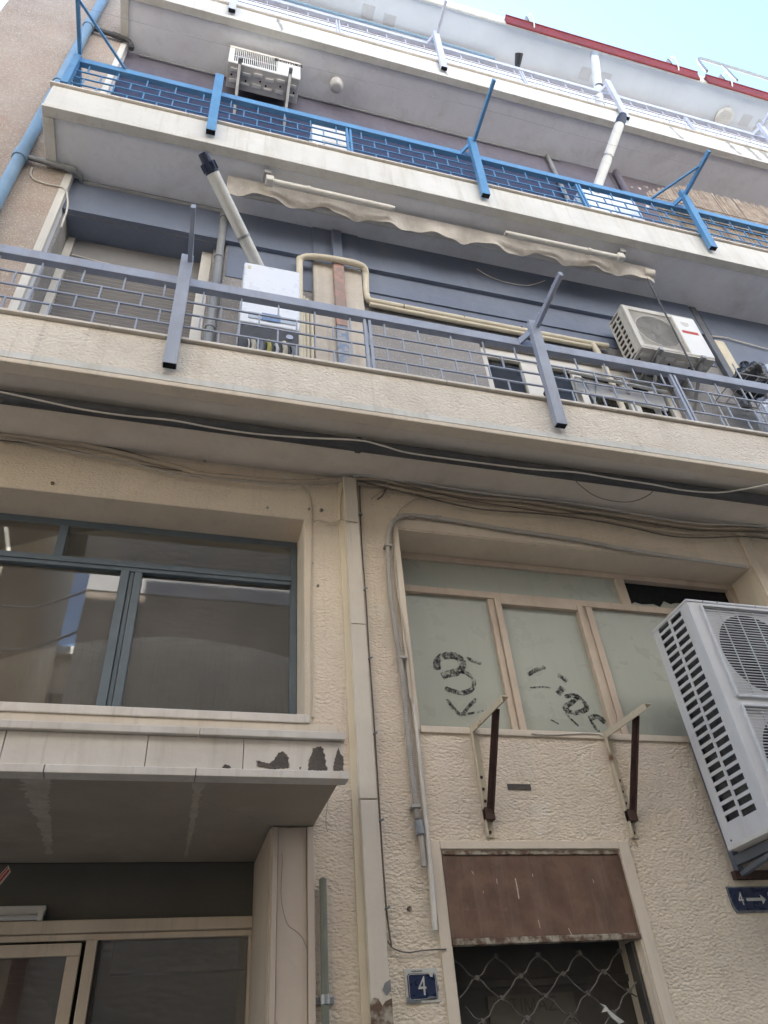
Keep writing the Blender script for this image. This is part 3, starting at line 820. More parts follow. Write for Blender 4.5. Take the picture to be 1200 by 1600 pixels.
# ---- side door with brown sheet above and folding gate
dr = place('side_door', None, (1.76, 0.05, 0.12), B)
lining(dr, DR, 0.29, 'smooth_plaster', sides='LRT')
bx(1.232, 1.284, -0.010, 0.0, 0.12, 2.61).build('door_surround', 'smooth_plaster', dr, bevel=0.003)
bx(2.243, 2.305, -0.010, 0.0, 0.12, 2.61).build('door_surround', 'smooth_plaster', dr, bevel=0.003)
bx(1.285, 2.2425, -0.010, 0.0, 2.573, 2.61).build('door_surround', 'smooth_plaster', dr, bevel=0.003)
bx(1.300, 2.232, 0.004, 0.016, 2.20, 2.548).build('brown_panel', 'brown_sheet', dr, bevel=0.002)
bx(1.292, 2.238, -0.002, 0.02, 2.549, 2.568).build('panel_frame', 'flaked_sill', dr, bevel=0.002)
bx(1.291, 1.303, -0.001, 0.02, 2.20, 2.548).build('panel_frame', 'brown_sheet', dr, bevel=0.002)
bx(2.228, 2.240, -0.001, 0.02, 2.20, 2.548).build('panel_frame', 'brown_sheet', dr, bevel=0.002)
bx(1.291, 2.241, -0.006, 0.03, 2.172, 2.199).build('panel_sill', 'flaked_sill', dr, bevel=0.003)
for st in ([(1.649, 0.003, 2.445), (1.651, 0.003, 2.406), (1.650, 0.003, 2.354)], [(1.729, 0.003, 2.266), (1.731, 0.003, 2.232)], [(1.874, 0.003, 2.228), (1.885, 0.003, 2.197)], [(1.432, 0.003, 2.478), (1.440, 0.003, 2.464)], [(1.553, 0.003, 2.443), (1.552, 0.003, 2.421)],
           [(1.743, 0.003, 2.464), (1.743, 0.003, 2.450)], [(2.059, 0.003, 2.435), (2.062, 0.003, 2.420)], [(1.476, 0.003, 2.392), (1.477, 0.003, 2.381)]):
    ribbon(st, 0.006, 0.0035, 0.3).build('scratch', 'scratch', dr)
bx(1.29, 2.238, 0.20, 0.24, 0.13, 2.57).build('door_leaf', 'door_dark', dr)
bx(1.29, 2.238, 0.185, 0.199, 2.03, 2.06).build('door_moulding', 'door_dark', dr, bevel=0.004)
bx(1.50, 1.93, 0.19, 0.1995, 1.5, 2.0).build('notice', 'old_notice', dr)
place('notice_lettering', text_mesh('ΤΙΜΑΣ', 0.075, 'notice_ink', 0.0006), (1.72, 0.1885, 1.955), dr)
bx(1.287, 1.30, 0.06, 0.10, 0.13, 2.17).build('gate_channel', 'door_dark', dr)
bx(2.205, 2.222, 0.04, 0.10, 0.13, 2.17).build('gate_channel', 'door_dark', dr, bevel=0.002)
bx(2.224, 2.240, 0.03, 0.10, 0.13, 2.17).build('gate_channel', 'cream_frame', dr, bevel=0.002)
# wavy lattice strips crossing in both directions
GX0, GX1, GZ0, GZ1, CW, CH = 1.305, 2.20, 1.05, 2.165, 0.21, 0.158
def lattice(kx, sgn):
    pts = []
    n = 36
    for i in range(n + 1):
        t = i / n * 7.0
        x = kx + sgn * t * CW
        zz = GZ1 - 0.03 - t * CH
        w = 0.009 * math.sin(t * 2 * math.pi * 2)
        x += w * 0.6 * sgn
        zz += w * 0.6
        if GX0 <= x <= GX1 and GZ0 <= zz <= GZ1:
            pts.append((x, 0.066 + 0.006 * sgn, zz))
    return pts
for sgn in (1, -1):
    for k in range(-7, 13):
        pts = lattice(GX0 + k * CW, sgn)
        if len(pts) > 3:
            MB().tube(pts, 0.0038, 6).build('gate_strip', 'gate_iron', dr, smooth=True)
rv = MB().tube([(0, -0.008, 0), (0, 0.014, 0)], 0.011, 8).mesh('rivet', 'gate_iron')
for i in range(0, 6):
    for j in range(0, 10):
        x, zz = GX0 + i * CW + (CW / 2 if j % 2 else 0), GZ1 - 0.03 - j * CH / 2
        if x < GX1 and zz > 1.5:
            place('rivet', rv, (x, 0.062, zz), dr)
mb = MB()
P = [(1.979, 0.055, 1.935), (1.997, 0.055, 1.920), (1.979, 0.055, 1.902), (2.006, 0.055, 1.905), (2.021, 0.055, 1.881), (2.052, 0.055, 1.856), (2.079, 0.055, 1.862), (2.045, 0.055, 1.885), (2.014, 0.055, 1.910), (2.003, 0.055, 1.927)]
mb.poly([(p[0], p[2]) for p in P], 0.048, 0.056)
mb.build('paper_twist', 'plate_white', dr)
bx(1.692, 1.822, -0.004, 0.0, 2.862, 2.892).build('plaster_scar', 'bare_mortar', B)

# ================================================================== RAILINGS
def railing(k, x0, x1, material, label, arms, dz=0.0):
    z0 = SOF + k * STO + dz
    rl = thing('balcony_railing', label, 'railing', ((x0 + x1) / 2, -0.6, z0 + FAS), 'brick-pattern balcony railings, one on each storey')
    posts = [x for x in (-0.25, 2.22, 4.66, 7.1, 9.5) if x0 < x < x1]
    flats = [x for x in (0.98, 3.41, 5.88, 8.3) if x0 < x < x1]
    cuts = [x0] + posts + [x1]
    for a, b in zip(cuts[:-1], cuts[1:]):
        bx(a, b, -0.605, -0.555, z0 + 0.99, z0 + 1.075).build('top_rail', material, rl, bevel=0.004)
    zr = [z0 + 0.99, z0 + 0.845, z0 + 0.715, z0 + 0.585, z0 + 0.455]
    for a, b in zip(cuts[:-1], cuts[1:]):
        for zz in zr[1:]:
            bx(a, b, -0.586, -0.575, zz - 0.0055, zz + 0.0055).build('rod', material, rl)
    pk = MB().box(-0.005, 0.005, -0.005, 0.005, -0.066, 0.066).mesh('picket', material)
    for r in range(4):
        x = -1.101 + (0.1225 if r % 2 else 0) - 0.245 * 8
        while x < x1:
            if x > x0 + 0.02 and all(abs(x - q) > 0.03 for q in posts):
                place('picket', pk, (x, -0.5805, (zr[r] + zr[r + 1]) / 2), rl)
            x += 0.245
    for x in flats:
        bx(x - 0.028, x - 0.008, -0.594, -0.566, z0 + FAS, z0 + 0.989).build('flat_post', material, rl)
        bx(x + 0.006, x + 0.026, -0.594, -0.566, z0 + FAS, z0 + 0.989).build('flat_post', material, rl)
    for x in posts:
        mb = MB()
        w, d = 0.038, 0.022
        b_, t_ = (-0.645, z0 + 0.12), (-0.70, z0 + 1.16)
        vs = []
        for (yy, zz) in (b_, t_):
            vs += [(x - w, yy - d, zz), (x + w, yy - d, zz), (x + w, yy + d, zz), (x - w, yy + d, zz)]
        mb.add(vs, [(0, 1, 5, 4), (1, 2, 6, 5), (2, 3, 7, 6), (3, 0, 4, 7), (4, 5, 6, 7)])
        po = mb.build('post', material, rl)
        mb = MB()
        mb.box(x - w + 0.004, x + w - 0.004, -0.645 - d + 0.004, -0.645 + d - 0.004, z0 + 0.118, z0 + 0.16)
        mb.build('dark_end_cap', 'hollow_shade', po)  # black inset cap; the shade inside the tube put into colour
        for s in ((-1,) if x > 0 else ()):
            MB().bar((x + s * 0.10, -0.585, z0 + 1.03), (x + s * 0.034, -0.68, z0 + 1.06), 0.016, 0.06).build('post_link', material, rl)
        MB().bar((x, -0.60, z0 + 0.5), (x, -0.65, z0 + 0.3), 0.03, 0.03).build('post_bracket', 'rust' if k == 0 else material, rl)
    for x, ln in arms:
        MB().bar((x + 0.02, -0.62 if x < x0 + 0.2 else -0.70, z0 + 1.11), (x + 0.015, -0.62 - ln, z0 + 1.13), 0.03, 0.05).build('clothes_arm', material, rl, bevel=0.003)
        for q in (0.25, 0.5, 0.75, 0.95):
            MB().bar((x + 0.02, -0.66 - ln * q * 0.9, z0 + 1.145), (x + 0.02, -0.66 - ln * q * 0.9, z0 + 1.18), 0.012, 0.012).build('line_hook', material, rl)
    return rl

rail1 = railing(0, XL, 9.9, 'lilac_paint', 'grey-lilac painted railing on the lowest balcony, above the rough cream fascia', ((-0.25, 0.46), (2.22, 0.52), (4.66, 0.5)))
rail2 = railing(1, -1.47, 9.9, 'blue_paint', 'bright blue painted railing on the middle balcony', ((-1.47, 0.45), (2.22, 0.66), (4.66, 0.55)), dz=-0.01)
rail3 = railing(2, -1.33, 9.9, 'pale_lilac_paint', 'pale lilac railing on the topmost balcony', ((2.22, 0.45), (7.1, 0.45)), dz=-0.02)
z2 = SOF + STO
MB().bar((-1.46, -0.60, z2 + 0.45), (-1.46, -0.60, z2 + 1.06), 0.06, 0.06).build('corner_post', 'blue_paint', rail2, bevel=0.003)
bx(-1.485, -1.435, -0.55, -0.11, z2 + 0.98, z2 + 1.06).build('end_rail', 'blue_paint', rail2, bevel=0.003)
for zz in (0.835, 0.705, 0.575, 0.47):
    bx(-1.466, -1.454, -0.57, -0.11, z2 + zz - 0.006, z2 + zz + 0.006).build('end_rod', 'blue_paint', rail2)
MB().bar((-1.45, -1.04, z2 + 1.12), (-1.06, -0.60, z2 + 1.05), 0.02, 0.02).build('arm_brace', 'blue_paint', rail2)
MB().bar((4.66, -1.0, z2 + 1.12), (4.31, -0.60, z2 + 1.05), 0.02, 0.02).build('arm_brace', 'blue_paint', rail2)
MB().bar((-1.33, -0.6, z2 + STO + 0.42), (-1.33, -0.6, z2 + STO + 1.05), 0.05, 0.05).build('corner_post', 'pale_lilac_paint', rail3, bevel=0.003)

# clotheslines
def line(name, label, pts, r, material, cat='cable', group=None, n=6, smooth=True):
    o = MB().tube(smooth_path(pts) if smooth else pts, r, n).build(name, material, None, smooth=True)
    return tag(o, label, cat, group)
line('clothesline', 'thin pale clothesline strung outside the middle blue railing', [(-1.45, -0.98, 9.06), (0.4, -0.99, 9.01), (2.23, -1.0, 9.07), (3.5, -1.0, 9.02), (4.67, -1.0, 9.06)], 0.0013, 'pvc_grey', 'clothesline')
cl3 = line('clothesline', 'thin pale clothesline strung outside the topmost pale railing', [(-1.2, -0.98, 12.08), (0.6, -0.99, 12.03), (2.23, -1.0, 12.09), (4.6, -1.0, 12.03), (7.1, -1.0, 12.09)], 0.0013, 'pvc_grey', 'clothesline')

# ================================================================== BIG DOUBLE-FAN UNIT
AX0, AX1, AY0, AY1, AZ0, AZ1 = 2.82, 3.77, -0.47, -0.095, 2.535, 3.83
ac = thing('air_conditioner', 'large grey double-fan air conditioner beside the whitewashed window, slotted side', 'air conditioner', (3.3, -0.28, AZ0))
MB().holed(AX0, AX1, AZ0 + 0.02, AZ1 - 0.015, AY0, AY0 + 0.012, [(2.905, 3.50, 3.218, 3.792), (2.905, 3.50, 2.60, 3.165)]).build('front_panel', 'ac_grey', ac)
# rounded vertical corner and slotted side sheet
mb = MB()
sl_h = []
nrow = 23
for i in range(nrow):
    zc = 3.787 - i * 0.0508
    sl_h.append((zc - 0.0165, zc + 0.0165))
ys = [AY1, -0.155, -0.262, -0.282, -0.392, AY0 + 0.012]
zs = sorted({AZ0 + 0.02, AZ1 - 0.015} | {v for h in sl_h for v in h})
def side_cell(ya, yb, za, zb):
    mb.box(AX0 - 0.001, AX0 + 0.004, yb, ya, za, zb)
for i in range(len(ys) - 1):
    if i in (1, 3):
        prev = AZ0 + 0.02
        for h in sorted(sl_h):
            off = -0.006 if i == 3 else 0.006
            side_cell(ys[i], ys[i + 1], prev, h[0] + off)
            prev = h[1] + off
        side_cell(ys[i], ys[i + 1], prev, AZ1 - 0.015)
    else:
        side_cell(ys[i], ys[i + 1], AZ0 + 0.02, AZ1 - 0.015)
mb.build('side_panel', 'ac_grey', ac)
MB().tube([(AX0 + 0.012, AY0 + 0.012, AZ0 + 0.02), (AX0 + 0.012, AY0 + 0.012, AZ1 - 0.015)], 0.0135, 14).build('corner_edge', 'ac_grey', ac, smooth=True)
bx(AX0 - 0.006, AX1 + 0.006, AY0 - 0.006, AY1 + 0.004, AZ1 - 0.016, AZ1).build('top_cover', 'ac_grey', ac, bevel=0.005)
bx(AX0 - 0.002, AX1, AY0 - 0.002, AY1 + 0.002, AZ0, AZ0 + 0.021).build('base_tray', 'ac_under', ac, bevel=0.003)
bx(AX1 - 0.004, AX1, AY0 + 0.012, AY1, AZ0 + 0.021, AZ1 - 0.016).build('side_panel', 'ac_grey', ac)
bx(AX0 + 0.03, AX1 - 0.006, AY1 - 0.035, AY1, AZ0 + 0.022, AZ1 - 0.018).build('coil', 'coil', ac)
bx(AX0 + 0.035, AX0 + 0.05, AY0 + 0.08, AY1 - 0.036, AZ0 + 0.022, AZ1 - 0.018).build('coil', 'coil', ac)
for zc, hh in ((3.505, 0.287), (2.8825, 0.2825)):
    fr_ = MB()
    x0, x1, z0, z1 = 2.905, 3.50, zc - hh, zc + hh
    fr_.bar((x0, AY0 - 0.004, z0), (x0, AY0 - 0.004, z1), 0.016, 0.022)
    fr_.bar((x1, AY0 - 0.004, z0), (x1, AY0 - 0.004, z1), 0.016, 0.022)
    fr_.bar((x0, AY0 - 0.004, z0), (x1, AY0 - 0.004, z0), 0.022, 0.016)
    fr_.bar((x0, AY0 - 0.004, z1), (x1, AY0 - 0.004, z1), 0.022, 0.016)
    gr = fr_.build('grille_frame', 'ac_grey', ac, bevel=0.004)
    mb = MB()
    zz = z0 + 0.018
    while zz < z1 - 0.01:
        mb.box(x0 + 0.008, x1 - 0.008, AY0 - 0.006, AY0 - 0.003, zz - 0.0024, zz + 0.0024)
        zz += 0.017
    for q in range(1, 5):
        xx = x0 + (x1 - x0) * q / 5
        mb.box(xx - 0.003, xx + 0.003, AY0 - 0.001, AY0 + 0.004, z0 + 0.008, z1 - 0.008)
    w_ = mb.build('grille_wires', 'ac_grey', gr)
    w_['kind'] = 'stuff'
    MB().tube([((x0 + x1) / 2, AY0 + 0.016, zc), ((x0 + x1) / 2, AY0 + 0.12, zc)], 0.255, 40, caps=False).build('fan_shroud', 'black_plastic', ac, smooth=True)
    cx = (x0 + x1) / 2
    vs, fs = [], []
    for q in range(48):
        a = 2 * math.pi * q / 48
        ca, sa = math.cos(a), math.sin(a)
        k = min((x1 - x0) / 2 / max(abs(ca), 1e-6), hh / max(abs(sa), 1e-6))
        vs += [(cx + ca * 0.254, AY0 + 0.016, zc + sa * 0.254), (cx + ca * k, AY0 + 0.016, zc + sa * k)]
    for q in range(48):
        r2 = (q + 1) % 48
        fs.append((2 * q, 2 * q + 1, 2 * r2 + 1, 2 * r2))
    MB().add(vs, fs).build('shroud_plate', 'ac_grey', ac)
    fan = MB()
    fan.tube([(cx, AY0 + 0.03, zc), (cx, AY0 + 0.10, zc)], 0.06, 20)
    for b in range(3):
        a0 = b * 2 * math.pi / 3 + 0.3
        vs, fs = [], []
        for i in range(7):
            for j, rr in enumerate((0.055, 0.15, 0.24)):
                a = a0 + i * 0.19 + j * 0.12
                vs.append((cx + rr * math.cos(a), AY0 + 0.035 + i * 0.009, zc + rr * math.sin(a)))
        for i in range(6):
            for j in range(2):
                fs.append((i * 3 + j, i * 3 + j + 1, (i + 1) * 3 + j + 1, (i + 1) * 3 + j))
        fan.add(vs, fs)
    fan.build('fan', 'black_plastic', ac, smooth=True)
    bx(x0, x1, AY0 + 0.18, AY0 + 0.19, z0, z1).build('inner_dark_sheet', 'black_plastic', ac)  # black sheet paints the dark inside of the fan housing
for x in (2.93, 3.03, 3.3, 3.55):
    MB().tube([(x, AY0 - 0.0075, AZ1 - 0.009), (x, AY0 - 0.004, AZ1 - 0.009)], 0.004, 8).build('screw', 'pipe_dark', ac)
MB().tube([(AX0 - 0.004, -0.14, 2.575), (AX0 - 0.001, -0.14, 2.575)], 0.005, 8).build('screw', 'pipe_dark', ac)
# wall bracket carrying it
bx(2.885, 2.925, -0.035, 0.0, 2.42, 3.15).build('bracket_upright', 'steel_post', ac, bevel=0.003)
bx(2.885, 2.925, -0.50, -0.036, AZ0 - 0.052, AZ0 - 0.004).build('bracket_arm', 'steel_post', ac, bevel=0.003)
MB().bar((2.905, -0.02, 2.44), (2.905, -0.42, AZ0 - 0.05), 0.03, 0.02).build('bracket_brace', 'steel_post', ac)
bx(3.60, 3.64, -0.50, 0.0, AZ0 - 0.052, AZ0 - 0.004).build('bracket_arm', 'steel_post', ac, bevel=0.003)
bx(2.86, 3.72, -0.036, -0.001, 2.42, 2.46).build('bracket_rail', 'rust', ac, bevel=0.003)

# ================================================================== SMALLER UNITS
def small_unit(name, label, x0, x1, y0, y1, z0, z1, body, round_grille, arms):
    a = thing(name, label, 'air conditioner', ((x0 + x1) / 2, (y0 + y1) / 2, z0))
    w = x1 - x0
    gx1 = x0 + w * 0.67
    gz0, gz1 = z0 + 0.05, z1 - 0.05
    MB().holed(x0, x1, z0 + 0.012, z1, y0, y0 + 0.03, [(x0 + 0.05, gx1, gz0, gz1)]).build('front_panel', body, a, bevel=0.006)
    mb = MB()
    n = 9
    mb.box(x0, x0 + 0.008, y0 + 0.031, y0 + 0.085, z0 + 0.012, z1)
    mb.box(x0, x0 + 0.008, y1 - 0.02, y1, z0 + 0.012, z1)
    for i in range(n):
        zz = z0 + 0.04 + (z1 - z0 - 0.08) * i / (n - 1)
        mb.box(x0, x0 + 0.008, y0 + 0.085, y1 - 0.02, zz - 0.012, zz + 0.012)
    mb.box(x0 + 0.001, x0 + 0.007, (y0 + y1) / 2 + 0.01, (y0 + y1) / 2 + 0.03, z0 + 0.04, z1 - 0.04)
    mb.build('side_louvres', body, a)
    bx(x1 - 0.008, x1, y0 + 0.031, y1, z0 + 0.012, z1).build('side_panel', body, a)
    bx(x0 - 0.003, x1 + 0.003, y0 + 0.005, y1, z1 + 0.0005, z1 + 0.015).build('top_cover', body, a, bevel=0.004)
    mb = bx(x0 + 0.004, x1 - 0.004, y0 + 0.004, y1, z0 - 0.004, z0 + 0.011)
    mb.build('base_tray', 'ac_under', a, bevel=0.003)
    for q in range(6):
        xx = x0 + 0.08 + (w - 0.16) * q / 5
        bx(xx - 0.045, xx + 0.045, y0 + 0.05 + 0.02 * (q % 2), y0 + 0.085 + 0.02 * (q % 2), z0 - 0.018, z0 - 0.0045).build('tray_rib', 'ac_white', a, bevel=0.004)
        bx(xx - 0.05, xx + 0.04, y1 - 0.10 + 0.015 * (q % 2), y1 - 0.06, z0 - 0.018, z0 - 0.0045).build('tray_rib', 'ac_white', a, bevel=0.004)
        MB().disc((xx + 0.03 * (q % 3 - 1), y0 + 0.125 + 0.03 * (q % 2), z0 - 0.005), 0.011, 'z', 0.006, 10).build('dark_hole_disc', 'hollow_shade', a)  # black discs paint the shade of holes onto the tray
    bx(x0 + 0.02, x1 - 0.02, y1 - 0.04, y1 - 0.002, z0 + 0.02, z1 - 0.01).build('coil', 'coil', a)
    cx, cz = (x0 + 0.05 + gx1) / 2, (gz0 + gz1) / 2
    rr = min(gz1 - gz0, gx1 - x0 - 0.05) / 2
    bx(x0 + 0.05, gx1, y0 + 0.06, y0 + 0.065, gz0, gz1).build('inner_dark_sheet', 'black_plastic', a)  # dark interior painted as a black sheet behind the fan
    vs, fs = [], []
    for q in range(48):
        t = 2 * math.pi * q / 48
        ca, sa = math.cos(t), math.sin(t)
        k = min((gx1 - x0 - 0.05) / 2 / max(abs(ca), 1e-6), (gz1 - gz0) / 2 / max(abs(sa), 1e-6))
        vs += [(cx + ca * rr * 0.93, y0 + 0.016, cz + sa * rr * 0.93), (cx + ca * max(k, rr * 0.94), y0 + 0.016, cz + sa * max(k, rr * 0.94))]
    for q in range(48):
        r2 = (q + 1) % 48
        fs.append((2 * q, 2 * q + 1, 2 * r2 + 1, 2 * r2))
    if round_grille:
        MB().add(vs, fs).build('shroud_plate', body, a)
    mb = MB()
    if round_grille:
        zz = gz0 + 0.006
        while zz < gz1:
            mb.box(x0 + 0.05, gx1, y0 + 0.006, y0 + 0.008, zz - 0.0022, zz + 0.0022)
            zz += 0.0145
    else:
        xx = x0 + 0.055
        while xx < gx1:
            mb.box(xx - 0.004, xx + 0.004, y0 + 0.002, y0 + 0.010, gz0, gz1)
            xx += 0.021
        mb.box(x0 + 0.05, gx1, y0 + 0.0105, y0 + 0.014, cz - 0.005, cz + 0.005)
    w_ = mb.build('grille', body, a)
    w_['kind'] = 'stuff'
    fan = MB().tube([(cx, y0 + 0.02, cz), (cx, y0 + 0.055, cz)], 0.045, 18)
    for b in range(4):
        t = b * math.pi / 2 + 0.4
        fan.add([(cx + 0.04 * math.cos(t), y0 + 0.025, cz + 0.04 * math.sin(t)), (cx + rr * 0.9 * math.cos(t + 0.1), y0 + 0.022, cz + rr * 0.9 * math.sin(t + 0.1)),
                 (cx + rr * 0.9 * math.cos(t + 0.75), y0 + 0.05, cz + rr * 0.9 * math.sin(t + 0.75)), (cx + 0.04 * math.cos(t + 0.9), y0 + 0.05, cz + 0.04 * math.sin(t + 0.9))], [(0, 1, 2, 3)])
    fan.build('fan', 'black_plastic', a)
    if round_grille:
        ring = MB()
        pts = [(cx + rr * 0.97 * math.cos(t * math.pi / 18), y0 + 0.012, cz + rr * 0.97 * math.sin(t * math.pi / 18)) for t in range(37)]
        ring.tube(pts, 0.006, 6)
        ring.build('fan_ring', 'ac_under', a, smooth=True)
    for xx, ya, yb, drop in arms:
        bx(xx - 0.02, xx + 0.02, ya, yb, z0 - 0.045, z0 - 0.012).build('bracket_arm', 'galvanised', a, bevel=0.002)
        if drop:
            MB().bar((xx, ya + 0.06, z0 - 0.045), (xx, yb, z0 - drop), 0.03, 0.012).build('bracket_brace', 'galvanised', a)
    return a

ac1 = small_unit('air_conditioner', 'old cream air conditioner with round fan behind the grey railing, red lettering', 3.53, 4.285, -0.335, -0.10, 6.575, 7.185, 'ac_old', True,
                 ((3.70, -0.37, -0.002, 0.36), (4.13, -0.37, -0.002, 0.36)))
bx(4.045, 4.283, -0.338, -0.3355, 6.60, 7.17).build('control_panel', 'ac_white', ac1)
bx(4.075, 4.245, -0.3395, -0.3382, 6.915, 6.955).build('brand_badge', 'red_sticker', ac1)
MB().poly([(4.11, 7.09), (4.19, 7.09), (4.19, 7.045), (4.15, 7.02), (4.11, 7.045)], -0.3395, -0.3382).build('energy_badge', 'ac_under', ac1)
ac2 = small_unit('air_conditioner', 'white air conditioner seen from below, hung above the blue railing', -0.225, 0.56, -0.36, -0.10, 10.46, 10.93, 'ac_white', False,
                 ((-0.10, -0.43, -0.002, 0.42), (0.44, -0.46, -0.002, 0.42)))
place('lettering', text_mesh('Ecomax', 0.10, 'ink_dark', 0.0015, 0.003), (0.425, -0.3615, 10.84), ac2)
bx(0.155, 0.175, -0.349, -0.345, 10.65, 10.70).build('red_tag', 'red_sticker', ac2)

# upright profile and pale panel beside the old unit
tag(bx(4.72, 4.80, -0.05, -0.002, 6.4, 7.93).build('steel_profile', 'steel_post', None, bevel=0.004), 'grey upright metal profile on the wall right of the old cream air conditioner', 'profile')
tag(bx(4.80, 4.93, -0.045, -0.013, 6.62, 7.40).build('meter_box', 'insulation', None, bevel=0.015), 'narrow yellowed plastic box on the wall right of the old cream air conditioner', 'box')

# ================================================================== BOILERS AND FLUES
bo = thing('wall_boiler', 'white gas boiler with black base behind the grey railing', 'boiler', (0.35, -0.15, 5.65))
bx(0.133, 0.563, -0.30, -0.002, 6.01, 6.765).build('casing', 'boiler_white', bo, bevel=0.012)
bx(0.16, 0.185, -0.302, -0.2995, 6.68, 6.72).build('badge', 'insulation', bo)
bx(0.19, 0.53, -0.306, -0.2995, 6.06, 6.135).build('control_strip', 'boiler_grey', bo, bevel=0.006)
bx(0.285, 0.42, -0.309, -0.3055, 6.055, 6.14).build('display', 'boiler_blue', bo, bevel=0.004)
bx(0.14, 0.556, -0.285, -0.01, 5.70, 6.008).build('open_base', 'black_plastic', bo)
MB().tube([(0.49, -0.292, 5.93), (0.49, -0.284, 5.93)], 0.026, 20).build('gauge', 'boiler_grey', bo)
for x, mt, r in ((0.20, 'cable_white', 0.006), (0.235, 'insulation', 0.017), (0.285, 'pvc_grey', 0.015), (0.34, 'yellow_hose', 0.016), (0.395, 'pvc_white', 0.012), (0.45, 'insulation', 0.018), (0.51, 'pvc_grey', 0.016)):
    MB().tube(smooth_path([(x, -0.295, 5.86 - random.uniform(0, 0.05)), (x + 0.01, -0.305, 5.75), (x - 0.006, -0.30, 5.62), (x, -0.29, 5.32)]), r, 8).build('pipe', mt, bo, smooth=True)
F0, F1 = Vector((0.30, -0.17, 6.78)), Vector((-0.175, -0.74, 7.155))
d_ = (F1 - F0).normalized()
MB().tube([(0.36, -0.15, 6.75), (0.345, -0.155, 6.80), F0 + d_ * 0.03, F1], 0.05, 20).build('flue', 'pvc_white', bo, smooth=True)
MB().tube([F0 + d_ * 0.33, F0 + d_ * 0.35], 0.054, 20).build('flue_clamp', 'galvanised', bo, smooth=True)
cap = MB().tube([F1, F1 + d_ * 0.08, F1 + d_ * 0.081, F1 + d_ * 0.15], [0.052, 0.055, 0.04, 0.038], 16).build('flue_terminal', 'navy_plastic', bo)
side = d_.cross(Vector((0, 0, 1))).normalized()
upv = side.cross(d_)
for i in range(10):
    a = i * 2 * math.pi / 10
    o_ = (side * math.cos(a) + upv * math.sin(a)) * 0.056
    MB().bar(F1 + d_ * 0.02 + o_, F1 + d_ * 0.075 + o_, 0.01, 0.01).build('terminal_fin', 'navy_plastic', cap)

bo2 = thing('wall_boiler', 'white gas boiler behind the middle blue railing with tall slanted flue', 'boiler', (4.2, -0.12, 8.9))
bx(3.80, 4.52, -0.26, -0.002, 8.75, 9.66).build('casing', 'boiler_white', bo2, bevel=0.012)
bx(4.16, 4.175, -0.262, -0.2585, 8.76, 9.65).build('seam', 'boiler_grey', bo2)
G0, G1 = Vector((4.02, -0.22, 9.66)), Vector((4.30, -0.745, 10.45))
d_ = (G1 - G0).normalized()
MB().tube([G0 - Vector((0, 0, 0.02)), G0 + d_ * 0.04, G1], 0.058, 20).build('flue', 'pvc_white', bo2, smooth=True)
MB().tube([G0 + d_ * 0.52, G0 + d_ * 0.54], 0.063, 20).build('flue_clamp', 'galvanised', bo2, smooth=True)
MB().tube([G1, G1 + d_ * 0.10, G1 + d_ * 0.101, G1 + d_ * 0.15], [0.06, 0.06, 0.045, 0.045], 16).build('flue_terminal', 'navy_plastic', bo2, smooth=True)

cb = thing('balcony_cabinet', 'small white panelled cabinet standing behind the middle blue railing', 'cabinet', (0.9, -0.2, 8.36))
bx(0.70, 1.07, -0.25, -0.05, 8.362, 9.66).build('carcass', 'ac_white', cb, bevel=0.006)
for z0, z1 in ((8.38, 8.85), (8.86, 9.30), (9.31, 9.64)):
    bx(0.80, 1.06, -0.258, -0.2505, z0, z1).build('door_panel', 'white_frame', cb, bevel=0.004)

fl3 = thing('flue_pipe', 'short white flue pipe rising behind the topmost railing under the roof slab', 'flue', (4.6, -0.6, 11.4))
MB().tube([(4.47, -0.50, 11.42), (4.83, -0.64, 13.25)], 0.06, 18).build('pipe', 'pvc_white', fl3, smooth=True)
MB().tube([(4.825, -0.638, 13.2), (4.85, -0.648, 13.36)], 0.062, 18).build('terminal', 'pvc_grey', fl3, smooth=True)
MB().tube([(4.63, -0.562, 12.2), (4.64, -0.566, 12.24)], 0.066, 18).build('clamp', 'pipe_dark', fl3, smooth=True)

# ================================================================== AWNING
aw = thing('awning', 'rolled beige awning with scalloped stained valance under the middle balcony', 'awning', (2.0, -0.35, 7.8))
vs, fs = [], []
NX, NZ = 220, 5
for i in range(NX + 1):
    x = -0.07 + 4.13 * i / NX
    ph = x * 2 * math.pi / 0.52
    zb = 7.735 + 0.026 * math.sin(ph) + 0.014 * math.sin(x * 9.1)
    for j in range(NZ + 1):
        t = j / NZ
        y = -0.385 + 0.05 * t + 0.03 * t * math.sin(ph + 1.2) + 0.008 * t * math.sin(x * 31)
        vs.append((x, y, 7.895 * (1 - t) + zb * t))
for i in range(NX):
    for j in range(NZ):
        a = i * (NZ + 1) + j
        fs.append((a, a + NZ + 1, a + NZ + 2, a + 1))
MB().add(vs, fs).build('valance', 'awning_cloth', aw, smooth=True)
MB().tube([(-0.05, -0.30, 7.84), (4.02, -0.30, 7.84)], 0.045, 16).build('cloth_roll', 'awning_cloth', aw, smooth=True)
MB().tube([(3.95, -0.36, 7.80), (4.05, -0.37, 7.79)], 0.05, 12).build('roll_end', 'awning_cloth', aw, smooth=True)
